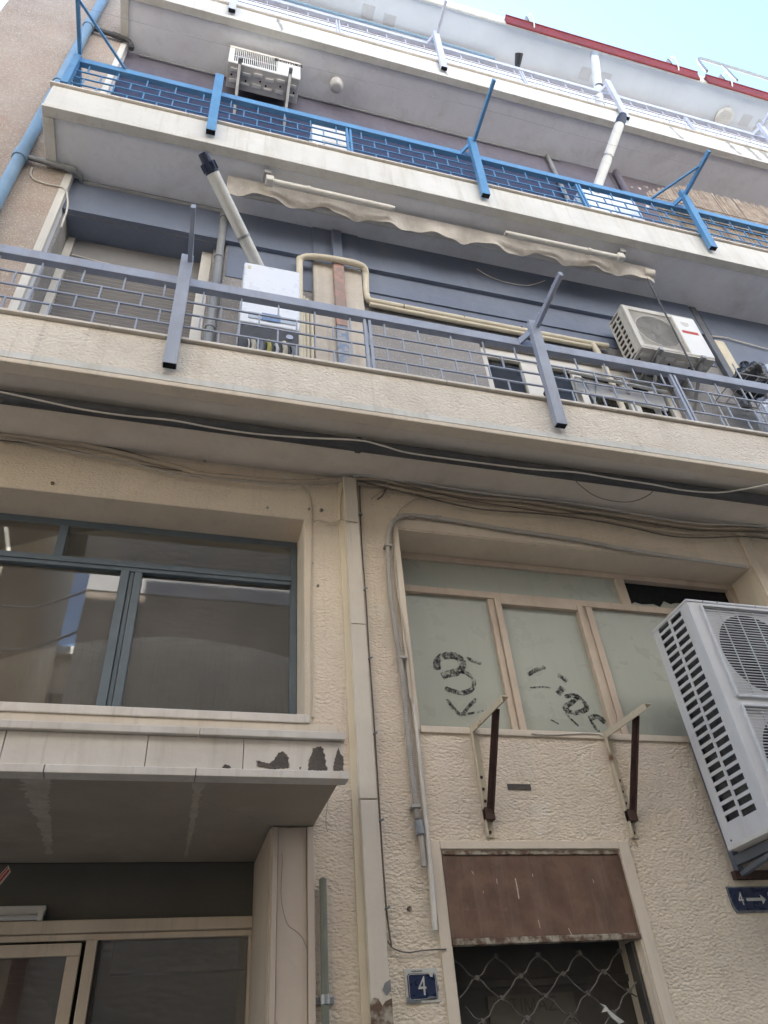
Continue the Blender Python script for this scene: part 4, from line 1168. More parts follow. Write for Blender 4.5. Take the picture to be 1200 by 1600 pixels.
for xa, xb in ((0.31, 1.36), (3.60, 2.46)):
    MB().tube([(xa, -0.46, 7.80), (xb, -0.455, 7.80)], 0.028, 14).build('folding_arm', 'white_frame', aw, smooth=True)
    s = 1 if xb > xa else -1
    bx(min(xa, xa - s * 0.07), max(xa, xa - s * 0.07), -0.50, -0.43, 7.76, 7.84).build('arm_joint', 'white_frame', aw, bevel=0.012)
    bx(xa - s * 0.06 - 0.03, xa - s * 0.06 + 0.03, -0.515, -0.42, 7.84, 7.897).build('soffit_bracket', 'galvanised', aw, bevel=0.006)
    MB().disc((xa + s * 0.30, -0.46, 7.80), 0.033, 'x', 0.03, 14).build('arm_collar', 'white_frame', aw)
    for q in range(5):
        bx(min(xb, xb + s * 0.02), max(xb, xb + s * 0.02), -0.476 + q * 0.009, -0.471 + q * 0.009, 7.78, 7.815).build('arm_end', 'white_frame', aw)
MB().tube([(3.965, -0.36, 7.74), (3.955, -0.36, 6.95), (3.94, -0.36, 6.25)], 0.008, 8).build('crank_rod', 'pipe_dark', aw, smooth=True)

# ================================================================== PIPES
def pipe(name, label, pts, r, material, cat='pipe', group=None, collars=()):
    t = thing(name, label, cat, pts[0], group)
    MB().tube(pts, r, 14).build('tube', material, t, smooth=True)
    for c in collars:
        a, b = Vector(c[0]), Vector(c[1])
        MB().tube([a, b], r * 1.22, 14).build('collar', c[2] if len(c) > 2 else material, t, smooth=True)
    return t

pipe('drainpipe', 'pale blue vertical drainpipe on the pebble-dashed left wall', [(-1.73, -0.16, 5.32), (-1.73, -0.16, 14.6)], 0.048, 'pipe_blue',
     collars=[((-1.73, -0.16, 7.86), (-1.73, -0.16, 7.98)), ((-1.73, -0.16, 10.95), (-1.73, -0.16, 11.07)), ((-1.73, -0.16, 12.3), (-1.73, -0.16, 12.36)), ((-1.73, -0.16, 9.4), (-1.73, -0.16, 9.44)), ((-1.73, -0.16, 6.9), (-1.73, -0.16, 6.94))])
pipe('drainpipe', 'grey drainpipe elbow and run along the soffit of the middle balcony', smooth_path([(-1.69, -0.155, 7.93), (-1.42, -0.15, 7.90), (-1.30, -0.13, 7.90)], 3) + [(-1.27, -0.10, 7.90), (-1.255, -0.045, 7.90), (-1.22, -0.04, 7.90), (-0.10, -0.04, 7.90), (-0.075, -0.04, 7.89)], 0.022, 'pvc_grey',
     collars=[((-1.40, -0.15, 7.90), (-1.30, -0.14, 7.90)), ((-1.20, -0.04, 7.90), (-1.13, -0.04, 7.90)), ((-0.95, -0.04, 7.90), (-0.92, -0.04, 7.90))])
pipe('drainpipe', 'grey vertical drainpipe left of the white boiler on the lowest balcony', [(-0.065, -0.045, 5.32), (-0.065, -0.045, 7.91)], 0.032, 'pvc_grey',
     collars=[((-0.065, -0.045, 7.78), (-0.065, -0.045, 7.90)), ((-0.065, -0.045, 7.15), (-0.065, -0.045, 7.18)), ((-0.065, -0.045, 6.2), (-0.065, -0.045, 6.24))])
pipe('drainpipe', 'short grey drainpipe elbow beneath the topmost balcony, by the pale blue pipe', smooth_path([(-1.69, -0.155, 10.98), (-1.45, -0.15, 10.95), (-1.34, -0.14, 10.95)], 3) + [(-1.30, -0.13, 10.93), (-1.27, -0.12, 10.88), (-1.265, -0.11, 10.80)], 0.026, 'pipe_dark',
     collars=[((-1.48, -0.152, 10.955), (-1.40, -0.147, 10.95)), ((-1.268, -0.115, 10.86), (-1.266, -0.112, 10.82))])
line('cable', 'thin pale cable running along the wall top above the blue railing', [(-1.2, -0.02, 10.93), (-0.3, -0.02, 10.92), (1.2, -0.02, 10.93), (2.6, -0.02, 10.92), (4.0, -0.02, 10.93)], 0.011, 'pvc_grey')
pipe('downpipe', 'painted-over flat downpipe on the concrete column, blotched blue and red', [(0.935, -0.075, 6.5), (0.935, -0.075, 7.40)], 0.001, 'stain_red')
dp = bpy.data.objects['downpipe']
bx(0.888, 0.984, -0.10, -0.062, SOF + FAS, 6.45).build('lower_length', 'stain_blue', dp, bevel=0.008)
bx(0.889, 0.983, -0.10, -0.062, 6.453, 7.36).build('middle_length', 'stain_red', dp, bevel=0.008)
bx(0.89, 0.982, -0.099, -0.06, 7.363, 7.90).build('upper_length', 'blue_grey_paint', dp, bevel=0.008)
pipe('pipe_run', 'pair of beige insulated pipes looped over the concrete column and along the wall', smooth_path([(0.60, -0.07, 5.6), (0.60, -0.07, 7.2), (0.605, -0.075, 7.31), (0.66, -0.10, 7.345), (0.85, -0.12, 7.355), (1.10, -0.12, 7.35), (1.17, -0.10, 7.33), (1.185, -0.06, 7.26), (1.18, -0.045, 7.05), (1.20, -0.045, 6.955), (1.30, -0.045, 6.945), (2.2, -0.045, 6.93), (3.2, -0.045, 6.92), (3.46, -0.05, 6.92)], 6), 0.028, 'insulation')
pr = bpy.data.objects['pipe_run']
MB().tube(smooth_path([(1.20, -0.04, 6.90), (2.2, -0.04, 6.885), (3.28, -0.04, 6.875)]), 0.02, 12).build('tube', 'insulation', pr, smooth=True)
MB().tube(smooth_path([(3.30, -0.05, 6.91), (3.33, -0.05, 6.7), (3.34, -0.05, 6.2), (3.34, -0.05, 5.35)]), 0.026, 12).build('tube', 'insulation', pr, smooth=True)
MB().tube(smooth_path([(0.65, -0.10, 7.385), (0.9, -0.115, 7.40), (1.1, -0.12, 7.395), (1.17, -0.1, 7.36)]), 0.009, 8).build('wire', 'cable_white', pr, smooth=True)
for x in (0.635, 0.665, 0.70):
    MB().tube([(x, -0.05, 5.35), (x, -0.05, 6.75 + (0.7 - x))], 0.016, 10).build('tube', 'insulation', pr, smooth=True)
for x in (1.5, 2.05, 2.6):
    MB().disc((x, -0.045, 6.94), 0.031, 'x', 0.008, 14).build('band', 'cable_dark', pr)
pipe('downpipe', 'grey pipe descending the plum wall right of the tall white flue', [(4.78, -0.05, 10.93), (4.72, -0.05, 9.2)], 0.04, 'plum_paint')
pipe('downpipe', 'slim grey pipe on the plum wall left of the tall white flue', [(3.80, -0.04, 10.93), (3.80, -0.04, 9.2)], 0.025, 'pvc_grey')
pipe('soffit_pipe', 'dark grey pipe running under the lowest balcony above the window', [(XL, -0.372, 4.845), (0.0, -0.375, 4.842), (0.92, -0.378, 4.84), (2.4, -0.378, 4.84), (XR, -0.40, 4.84)], 0.041, 'pipe_dark',
     collars=[((0.90, -0.378, 4.84), (0.93, -0.378, 4.84)), ((5.0, -0.388, 4.84), (5.03, -0.388, 4.84))])
line('cable', 'thin white cable tied along the dark soffit pipe', [(-1.109, -0.457, 4.795), (-0.917, -0.434, 4.795), (-0.686, -0.408, 4.795), (-0.446, -0.405, 4.795), (-0.199, -0.418, 4.795), (0.019, -0.403, 4.795), (0.281, -0.400, 4.795), (0.584, -0.426, 4.795), (0.892, -0.463, 4.795), (1.059, -0.444, 4.795), (1.233, -0.414, 4.795), (1.662, -0.412, 4.795), (2.062, -0.419, 4.795), (2.374, -0.445, 4.795), (2.665, -0.435, 4.795), (2.962, -0.430, 4.795), (3.173, -0.415, 4.795), (3.373, -0.423, 4.795), (3.512, -0.448, 4.795), (3.654, -0.508, 4.795), (3.786, -0.579, 4.795)], 0.0055, 'cable_white')
line('cable', 'slack dark wire looping below the dark soffit pipe', [(2.390, -0.385, 4.8), (2.455, -0.332, 4.8), (2.623, -0.242, 4.8), (2.786, -0.216, 4.8), (2.905, -0.230, 4.8), (2.975, -0.285, 4.8), (3.005, -0.345, 4.8), (2.997, -0.391, 4.8)], 0.003, 'cable_dark')

# ================================================================== CABLES ON THE FACADE
CB = 'cables along the top of the ground floor facade'
line('cable', 'thick beige cable clipped along the wall top over the left window', [(-1.181, -0.018, 4.887), (-1.095, -0.018, 4.893), (-0.935, -0.018, 4.891), (-0.792, -0.018, 4.896), (-0.729, -0.018, 4.891), (-0.530, -0.018, 4.868), (-0.318, -0.018, 4.829), (-0.143, -0.018, 4.800), (-0.005, -0.018, 4.769), (0.330, -0.018, 4.781), (0.575, -0.018, 4.799), (0.743, -0.018, 4.832), (0.916, -0.018, 4.877)], 0.017, 'cable_beige', group=CB)
line('cable', 'thin dark wire sagging below the beige cable over the left window', [(-1.173, -0.012, 4.852), (-1.035, -0.012, 4.856), (-0.819, -0.012, 4.848), (-0.633, -0.012, 4.822), (-0.446, -0.012, 4.802), (-0.256, -0.012, 4.786), (-0.064, -0.012, 4.781), (0.132, -0.012, 4.776), (0.331, -0.012, 4.781)], 0.004, 'cable_dark', group=CB)
line('cable', 'thin dark wire running above the beige cable over the left window', [(-1.188, -0.02, 4.916), (-1.101, -0.02, 4.922), (-0.794, -0.02, 4.905), (-0.534, -0.02, 4.893), (-0.321, -0.02, 4.849), (-0.006, -0.02, 4.783), (0.130, -0.02, 4.790), (0.330, -0.02, 4.796)], 0.0035, 'cable_dark', group=CB)
line('cable', 'upper of the thick beige cables over the whitewashed window', [(0.912, -0.03, 4.866), (1.089, -0.03, 4.900), (1.199, -0.03, 4.895), (1.400, -0.03, 4.869), (1.581, -0.03, 4.857), (1.812, -0.03, 4.846), (2.102, -0.03, 4.861), (2.347, -0.03, 4.862), (2.594, -0.03, 4.845), (2.849, -0.03, 4.840), (3.107, -0.03, 4.828), (3.371, -0.03, 4.816), (3.646, -0.03, 4.817), (3.946, -0.03, 4.857), (4.250, -0.03, 4.885)], 0.014, 'cable_beige', group=CB)
line('cable', 'lower of the thick beige cables over the whitewashed window', [(0.949, -0.018, 4.848), (1.177, -0.018, 4.856), (1.355, -0.018, 4.838), (1.627, -0.018, 4.823), (1.859, -0.018, 4.817), (2.100, -0.018, 4.830), (2.344, -0.018, 4.824), (2.589, -0.018, 4.807), (2.842, -0.018, 4.795), (3.095, -0.018, 4.770), (3.251, -0.018, 4.761), (3.412, -0.018, 4.759), (3.582, -0.018, 4.775), (3.764, -0.018, 4.811), (4.003, -0.018, 4.837), (4.235, -0.018, 4.836)], 0.015, 'cable_beige', group=CB)
line('cable', 'thin dark wire weaving between the cables over the whitewashed window', [(0.910, -0.04, 4.873), (1.087, -0.04, 4.908), (1.263, -0.04, 4.885), (1.619, -0.04, 4.820), (1.895, -0.04, 4.798), (2.084, -0.04, 4.791), (2.323, -0.04, 4.780), (2.576, -0.04, 4.799), (2.887, -0.04, 4.813), (3.300, -0.04, 4.786), (3.628, -0.04, 4.788), (4.228, -0.04, 4.855)], 0.0035, 'cable_dark', group=CB)
line('cable', 'thin wire dropping beside the left window to its sill', [(0.619, -0.006, 4.794), (0.660, -0.006, 4.740), (0.684, -0.006, 4.652), (0.687, -0.006, 4.480), (0.684, -0.006, 4.223), (0.676, -0.006, 3.863), (0.676, -0.006, 3.539), (0.670, -0.006, 3.245), (0.653, -0.006, 3.192), (0.637, -0.006, 3.168)], 0.006, 'cable_beige')
line('cable', 'thin wire crossing the square duct near its top', [(0.668, -0.062, 4.442), (0.728, -0.062, 4.466), (0.787, -0.062, 4.454), (0.836, -0.062, 4.471), (0.861, -0.062, 4.490), (0.910, -0.062, 4.486), (0.963, -0.062, 4.483)], 0.0035, 'cable_beige')
line('cable', 'looped wire hanging down the left edge of the square duct', [(0.900, -0.02, 4.827), (0.879, -0.02, 4.724), (0.867, -0.02, 4.614), (0.868, -0.02, 4.535), (0.851, -0.02, 4.512), (0.797, -0.02, 4.489), (0.736, -0.02, 4.491)], 0.004, 'cable_beige')
line('cable', 'thin wire curving from the wall top to the grey flexible conduit', [(1.623, -0.025, 4.816), (1.533, -0.025, 4.825), (1.414, -0.025, 4.784), (1.318, -0.025, 4.714), (1.259, -0.025, 4.639), (1.225, -0.025, 4.554), (1.210, -0.025, 4.422), (1.197, -0.025, 4.222), (1.196, -0.025, 3.988), (1.219, -0.025, 3.729), (1.225, -0.025, 3.527), (1.220, -0.025, 3.299)], 0.0055, 'cable_beige')
for i, st in enumerate(([(1.209, -0.02, 4.865), (1.183, -0.02, 4.821), (1.157, -0.02, 4.766), (1.124, -0.02, 4.733)], [(1.194, -0.02, 4.846), (1.155, -0.02, 4.800), (1.104, -0.02, 4.752), (1.080, -0.02, 4.727)], [(1.175, -0.02, 4.825), (1.180, -0.02, 4.787), (1.213, -0.02, 4.758)])):
    line('cable', ('frayed black cable end below the thick beige cables', 'frayed pale cable end below the thick beige cables', 'short curled wire below the thick beige cables')[i], st, 0.005 - i * 0.001, ('cable_dark', 'cable_beige', 'cable_beige')[i])
line('cable', 'tangled thin wire between the square duct and the side door above the number plate', [(0.993, -0.015, 2.198), (1.009, -0.015, 2.173), (1.045, -0.015, 2.157), (1.087, -0.015, 2.151), (1.131, -0.015, 2.155), (1.190, -0.015, 2.158), (1.255, -0.015, 2.158)], 0.003, 'cable_dark')
line('cable', 'white wire lying on the sill of the whitewashed window', [(1.882, -0.016, 3.164), (1.996, -0.016, 3.161), (2.115, -0.016, 3.170), (2.216, -0.016, 3.177), (2.296, -0.016, 3.176), (2.331, -0.016, 3.159)], 0.003, 'cable_white')
line('cable', 'slack grey cable drooping under the lowest balcony left of the duct', [(-1.167, -0.05, 4.842), (-0.954, -0.05, 4.823), (-0.699, -0.05, 4.790), (-0.441, -0.05, 4.767), (-0.213, -0.05, 4.726), (0.016, -0.05, 4.717), (0.249, -0.05, 4.723), (0.448, -0.05, 4.728), (0.652, -0.05, 4.761), (0.863, -0.05, 4.817)], 0.006, 'conduit_grey', group=CB)
line('cable', 'slack brown cable drooping under the lowest balcony right of the duct', [(0.995, -0.045, 4.848), (1.255, -0.045, 4.810), (1.519, -0.045, 4.766), (1.788, -0.045, 4.733), (2.023, -0.045, 4.738), (2.316, -0.045, 4.757), (2.662, -0.045, 4.754), (2.962, -0.045, 4.731), (3.315, -0.045, 4.690), (3.652, -0.045, 4.721), (3.954, -0.045, 4.772), (4.186, -0.045, 4.778)], 0.006, 'cable_dark', group=CB)
line('cable', 'thin pale cable along the soffit corner right of the duct', [(0.958, -0.06, 4.875), (1.170, -0.06, 4.910), (1.438, -0.06, 4.890), (1.711, -0.06, 4.869), (2.091, -0.06, 4.869), (2.437, -0.06, 4.880), (2.789, -0.06, 4.866), (3.149, -0.06, 4.846), (3.522, -0.06, 4.831), (3.869, -0.06, 4.860), (4.233, -0.06, 4.897)], 0.006, 'cable_white', group=CB)
line('cable', 'thin black cable falling along the right edge of the square duct', [(1.011, -0.012, 4.835), (1.003, -0.012, 4.613), (0.998, -0.012, 4.305), (1.001, -0.012, 3.933), (0.998, -0.012, 3.637), (0.999, -0.012, 3.367), (0.999, -0.012, 3.118), (0.997, -0.012, 2.796), (0.996, -0.012, 2.563), (0.998, -0.012, 2.322), (1.009, -0.012, 2.173)], 0.004, 'cable_dark')
line('cable', 'loose white wire looped on the pebble-dashed wall by the drainpipe elbow', [(-1.635, -0.11, 7.857), (-1.622, -0.11, 7.751), (-1.572, -0.11, 7.676), (-1.470, -0.11, 7.648), (-1.373, -0.11, 7.648), (-1.325, -0.11, 7.605), (-1.281, -0.11, 7.446), (-1.263, -0.11, 7.302), (-1.259, -0.11, 7.157), (-1.255, -0.11, 7.063)], 0.007, 'cable_white')
line('cable', 'loose wire hanging across the dark painted wall under the awning', [(2.309, -0.06, 7.789), (2.425, -0.06, 7.697), (2.581, -0.06, 7.652), (2.783, -0.06, 7.664), (2.922, -0.06, 7.742), (3.039, -0.06, 7.836)], 0.004, 'cable_white')
line('cable', 'thin white cable on the dark wall right of the old cream air conditioner', [(4.764, -0.03, 7.457), (4.969, -0.03, 7.492), (5.190, -0.03, 7.467), (5.486, -0.03, 7.430)], 0.008, 'cable_white')
line('thin_tube', 'thin dark blue line along the wall top behind the topmost railing', [(-1.0, -0.10, 13.98), (1.0, -0.10, 13.95), (2.4, -0.10, 13.97), (3.6, -0.10, 13.93)], 0.02, 'pipe_blue', 'thin_tube')  # thin dark blue tube just under the top soffit
sp = thing('spotlight', 'small black spotlight standing on the topmost railing', 'lamp', (3.40, -0.60, 12.06))
MB().tube([(3.40, -0.60, 12.04), (3.40, -0.60, 12.14)], 0.012, 8).build('stem', 'black_plastic', sp, smooth=True)
MB().tube([(3.41, -0.56, 12.14), (3.40, -0.66, 12.20), (3.395, -0.70, 12.225)], [0.035, 0.05, 0.055], 14).build('head', 'black_plastic', sp, smooth=True)
# clips
clip = MB().box(-0.006, 0.006, -0.018, 0.0, -0.02, 0.02).mesh('cable_clip', 'cable_beige', bevel=0.002)
nclip = 0
for p in [(-1.096, -0.018, 4.898), (-0.800, -0.018, 4.900), (-0.729, -0.018, 4.891), (-0.314, -0.018, 4.830), (-0.005, -0.018, 4.769), (0.575, -0.018, 4.799), (0.730, -0.018, 4.830), (1.202, -0.018, 4.883), (1.584, -0.018, 4.851), (2.104, -0.018, 4.848), (2.493, -0.018, 4.822), (2.795, -0.018, 4.812), (3.232, -0.018, 4.783), (4.000, -0.018, 4.855)]:
    o = place('cable_clip', clip, (p[0], -0.012, p[2]), B)
# wall fixings left over
for i, p in enumerate([(-0.355, -0.006, 4.911), (0.005, -0.006, 4.898), (0.674, -0.006, 4.911), (0.749, -0.006, 4.598), (0.671, -0.006, 4.597), (1.008, -0.006, 4.597), (-0.829, -0.006, 4.572), (0.411, -0.006, 4.569), (2.904, -0.006, 4.910), (3.883, -0.006, 4.936), (0.687, -0.006, 4.177), (0.719, -0.006, 4.020), (1.107, -0.006, 2.322)]):
    MB().disc((p[0], -0.004, p[2]), 0.008 + 0.003 * (i % 3 == 0), 'y', 0.012, 8).build('old_fixing', ('flaked_sill', 'galvanised', 'cable_dark')[i % 3], B)

# conduits
cd = thing('flexible_conduit', 'grey corrugated conduit bending round the whitewashed window corner and down', 'conduit', (1.17, -0.03, 2.5))
path = smooth_path([(3.864, -0.03, 4.490), (3.005, -0.03, 4.525), (2.521, -0.03, 4.570), (2.047, -0.03, 4.586), (1.684, -0.03, 4.613), (1.461, -0.03, 4.621), (1.329, -0.03, 4.618), (1.262, -0.03, 4.598), (1.205, -0.03, 4.537), (1.172, -0.03, 4.439), (1.157, -0.03, 4.311), (1.147, -0.03, 4.025), (1.156, -0.03, 3.763), (1.168, -0.03, 3.560), (1.172, -0.03, 3.331), (1.171, -0.03, 3.066), (1.176, -0.03, 2.855), (1.176, -0.03, 2.702)], 7)
MB().tube(path, 0.014, 12).build('thin_tube', 'conduit_grey', cd, smooth=True)
ring = MB()
lower = path[-48:]
for i in range(len(lower) - 1):
    for q in range(3):
        c = lower[i].lerp(lower[i + 1], q / 3)
        t = (lower[i + 1] - lower[i]).normalized()
        ring.tube([c - t * 0.003, c, c + t * 0.003], [0.0138, 0.0165, 0.0138], 10, caps=False)
rg = ring.build('corrugation', 'conduit_grey', cd, smooth=True)
rg['kind'] = 'stuff'
MB().tube([(1.179, -0.03, 2.696), (1.185, -0.03, 2.632)], 0.021, 12).build('coupling', 'pvc_grey', cd, smooth=True)
MB().tube([(1.185, -0.028, 2.632), (1.187, -0.028, 2.558), (1.185, -0.028, 2.491)], 0.013, 10).build('hose_end', 'conduit_grey', cd, smooth=True)
for p in [(1.345, -0.02, 4.612), (1.522, -0.02, 4.621), (1.159, -0.02, 4.343), (1.182, -0.02, 3.566), (1.172, -0.02, 2.759)]:
    bx(p[0] - 0.024, p[0] + 0.024, -0.05, -0.001, p[2] - 0.008, p[2] + 0.008).build('saddle', 'conduit_grey', cd, bevel=0.003)
cw = thing('conduit', 'slim white plastic conduit down the wall left of the side door', 'conduit', (1.22, -0.02, 2.2))
MB().tube(smooth_path([(1.222, -0.018, 3.34), (1.224, -0.018, 3.1), (1.222, -0.018, 2.8), (1.22, -0.018, 2.5)]), 0.011, 10).build('upper_length', 'cable_white', cw, smooth=True)
MB().tube(smooth_path([(1.219, -0.020, 2.50), (1.216, -0.02, 2.35), (1.211, -0.02, 2.23)]), 0.013, 10).build('lower_length', 'cable_white', cw, smooth=True)
MB().tube([(1.212, -0.012, 4.42), (1.212, -0.012, 3.34), (1.222, -0.018, 3.30)], 0.009, 8).build('thin_length', 'cable_white', cw, smooth=True)
gp = thing('conduit', 'dark green capped pipe on the wall beside the marble entrance jamb', 'conduit', (0.71, -0.04, 0.2))
MB().tube([(0.709, -0.035, 0.15), (0.709, -0.035, 2.44), (0.709, -0.035, 2.447)], [0.0165, 0.0165, 0.009], 14).build('tube', 'pipe_green', gp, smooth=True)
bx(0.668, 0.752, -0.012, -0.001, 1.98, 2.008).build('clamp', 'galvanised', gp, bevel=0.003)
MB().tube([(0.709, -0.035, 1.978), (0.709, -0.035, 2.01)], 0.021, 14).build('clamp_ring', 'galvanised', gp, smooth=True)

# ================================================================== OLD WALL BRACKETS
def old_bracket(x, label, tilt):
    b = thing('wall_bracket', label, 'bracket', (x, -0.02, 2.62), 'old rusty brackets under the whitewashed window')
    mb = MB()
    mb.box(x - 0.022, x + 0.022, -0.007, -0.001, 2.625, 3.19)
    mb.box(x - 0.024, x - 0.018, -0.035, -0.007, 2.625, 3.19)
    mb.build('upright', 'rusty_cream', b, bevel=0.001)
    mb = MB()
    mb.bar((x, -0.004, 3.185), (x + tilt, -0.385, 3.19), 0.044, 0.006)
    mb.bar((x - 0.020, -0.004, 3.168), (x + tilt - 0.020, -0.385, 3.173), 0.006, 0.034)
    mb.build('arm', 'rusty_cream', b, bevel=0.001)
    mb = MB()
    mb.bar((x + tilt * 0.7, -0.27, 3.175), (x + 0.004, -0.03, 2.73), 0.034, 0.006, up=(0, -1, 0))
    mb.bar((x + tilt * 0.7 + 0.015, -0.27, 3.175), (x + 0.019, -0.03, 2.73), 0.005, 0.03, up=(0, -1, 0))
    mb.build('brace', 'rust', b)
    bx(x - 0.024, x + 0.026, -0.045, -0.008, 2.70, 2.76).build('gusset', 'rust', b, bevel=0.003)
    for zz in (2.65, 2.80, 2.86, 2.92):
        MB().disc((x, -0.009, zz), 0.008, 'y', 0.006, 8).build('bolt', 'rust', b)
    return b
old_bracket(1.552, 'rusty cream triangular bracket under the left whitewashed panes', 0.03)
old_bracket(2.352, 'rusty cream triangular bracket nearer the big double-fan unit', 0.045)

# ================================================================== PLATES AND SIGNS
np_ = thing('number_plate', 'chipped blue enamel house number plate reading 4', 'sign', (1.132, -0.006, 2.03))
bx(1.058, 1.206, -0.005, -0.001, 1.968, 2.092).build('backing', 'plate_white', np_, bevel=0.001)
MB().poly([(1.070, 1.985), (1.077, 1.978), (1.190, 1.978), (1.198, 1.985), (1.198, 2.066), (1.190, 2.074), (1.077, 2.074), (1.070, 2.066)], -0.0075, -0.0055).build('blue_field', 'plate_blue', np_)
for a, b in (((1.075, 1.986), (1.075, 2.066)), ((1.194, 1.986), (1.194, 2.066)), ((1.081, 1.981), (1.188, 1.981)), ((1.081, 2.071), (1.188, 2.071)), ((1.075, 2.066), (1.081, 2.071)), ((1.194, 2.066), (1.188, 2.071)), ((1.075, 1.986), (1.081, 1.981)), ((1.194, 1.986), (1.188, 1.981))):
    MB().bar((a[0], -0.008, a[1]), (b[0], -0.008, b[1]), 0.0016, 0.0022).build('border_line', 'plate_white', np_)
t4 = text_mesh('4', 0.098, 'plate_white', 0.0008)
t4.transform(Matrix.Diagonal((0.78, 1, 1, 1)))
place('numeral', t4, (1.133, -0.0085, 2.024), np_)
for q in range(9):
    bx(1.092 + q * 0.0055, 1.0955 + q * 0.0055, -0.0062, -0.005, 2.080, 2.0835 + 0.0015 * (q % 2)).build('tiny_letter', 'plate_blue', np_)
for pts in ([(1.165, 2.075), (1.172, 2.060), (1.182, 2.058), (1.186, 2.075)], [(1.060, 1.970), (1.060, 1.992), (1.075, 1.985), (1.10, 1.978), (1.125, 1.974), (1.12, 1.969)], [(1.150, 1.985), (1.160, 1.990), (1.178, 1.989), (1.192, 1.986), (1.19, 1.979), (1.152, 1.979)], [(1.196, 2.0), (1.205, 2.01), (1.204, 2.03), (1.197, 2.02)]):
    MB().poly(pts, -0.0088, -0.0075).build('chip', 'plate_chip' if pts[0][0] != 1.165 else 'plate_white', np_)

ar = thing('arrow_plate', 'dark blue plate with a 4 and an arrow pointing right, below the big unit', 'sign', (2.95, -0.006, 2.33))
MB().poly([(2.800, 2.390), (3.14, 2.390), (3.14, 2.270), (2.815, 2.270), (2.800, 2.30)], -0.006, -0.001).build('backing', 'plate_chip', ar)
MB().poly([(2.808, 2.383), (3.135, 2.383), (3.135, 2.280), (2.822, 2.280), (2.808, 2.305)], -0.008, -0.0061).build('blue_field', 'plate_blue', ar)
t4 = text_mesh('4', 0.085, 'plate_white', 0.0008)
t4.transform(Matrix.Diagonal((0.75, 1, 1, 1)))
place('numeral', t4, (2.862, -0.009, 2.330), ar)
MB().poly([(2.895, 2.336), (2.985, 2.336), (2.985, 2.350), (3.012, 2.328), (2.985, 2.306), (2.985, 2.322), (2.895, 2.322)], -0.0095, -0.0081).build('arrow', 'plate_white', ar)
t4 = text_mesh('8', 0.085, 'plate_white', 0.0008)
t4.transform(Matrix.Diagonal((0.75, 1, 1, 1)))
place('numeral', t4, (3.045, -0.009, 2.330), ar)

st_ = thing('sticker', 'small red and white tilted sticker hanging by the entrance ceiling', 'sign', (-0.66, 0.10, 2.52))
P = [(-0.653, 0.1, 2.468), (-0.634, 0.1, 2.439), (-0.589, 0.1, 2.516), (-0.604, 0.1, 2.541)]
MB().poly([(p[0], p[2]) for p in P], 0.098, 0.102).build('backing', 'plate_white', st_)
P = [(-0.647, 0.1, 2.466), (-0.634, 0.1, 2.449), (-0.594, 0.1, 2.519), (-0.605, 0.1, 2.534)]
MB().poly([(p[0], p[2]) for p in P], 0.0955, 0.0975).build('red_field', 'red_sticker', st_)
for st in ([(-0.634, 0.1, 2.470), (-0.601, 0.1, 2.526)],):
    for q in range(7):
        a = Vector(st[0]).lerp(Vector(st[1]), q / 7 + 0.03)
        MB().bar((a.x, 0.0945, a.z), (a.x + 0.006, 0.0945, a.z + 0.012), 0.002, 0.003).build('letter_stroke', 'plate_white', st_)
MB().tube([(-0.70, 0.1, 2.60), (-0.70, 0.1, 2.668)], 0.002, 5).build('string', 'cable_dark', st_)

fx = thing('light_fitting', 'unlit fluorescent light fitting on the dark panel above the entrance door', 'lamp', (-0.9, 0.53, 2.45))
bx(-1.45, -0.475, 0.535, 0.568, 2.445, 2.482).build('batten', 'ac_under', fx, bevel=0.004)
MB().tube([(-1.42, 0.52, 2.43), (-0.50, 0.52, 2.43)], 0.012, 12).build('tube', 'lamp_globe', fx, smooth=True)
for x in (-1.43, -0.49):
    bx(x - 0.012, x + 0.012, 0.508, 0.54, 2.415, 2.455).build('tube_holder', 'white_frame', fx, bevel=0.003)

# ================================================================== THINGS ON THE BALCONIES
lp = thing('ceiling_lamp', 'round grey globe lamp on the soffit above the blue railing', 'lamp', (1.0, -0.243, 10.93))
MB().tube([(1.0, -0.243, 10.948), (1.0, -0.243, 10.93)], 0.07, 20).build('base', 'pvc_white', lp, smooth=True)
MB().tube([(1.0, -0.243, 10.93 - 0.13 * (1 - math.cos(t * math.pi / 16)) / 2 * 1.0) for t in range(0, 17)], [max(0.004, 0.082 * math.sqrt(max(0, 1 - ((t - 6) / 10.5) ** 2))) for t in range(17)], 22).build('globe', 'lamp_globe', lp, smooth=True)
vt = thing('round_vent', 'round slatted vent on the soffit below the roof edge', 'vent', (7.70, -0.166, 14.02))
MB().tube([(7.70, -0.166, 14.03), (7.70, -0.166, 13.99)], 0.15, 26).build('rim', 'pvc_white', vt, smooth=True)
for q in range(-4, 5):
    w = math.sqrt(0.125 ** 2 - (q * 0.026) ** 2) if abs(q * 0.026) < 0.125 else 0.03
    bx(7.70 - w, 7.70 + w, -0.166 + q * 0.026 - 0.006, -0.166 + q * 0.026 + 0.006, 13.978, 13.9895).build('slat', 'ac_under', vt)

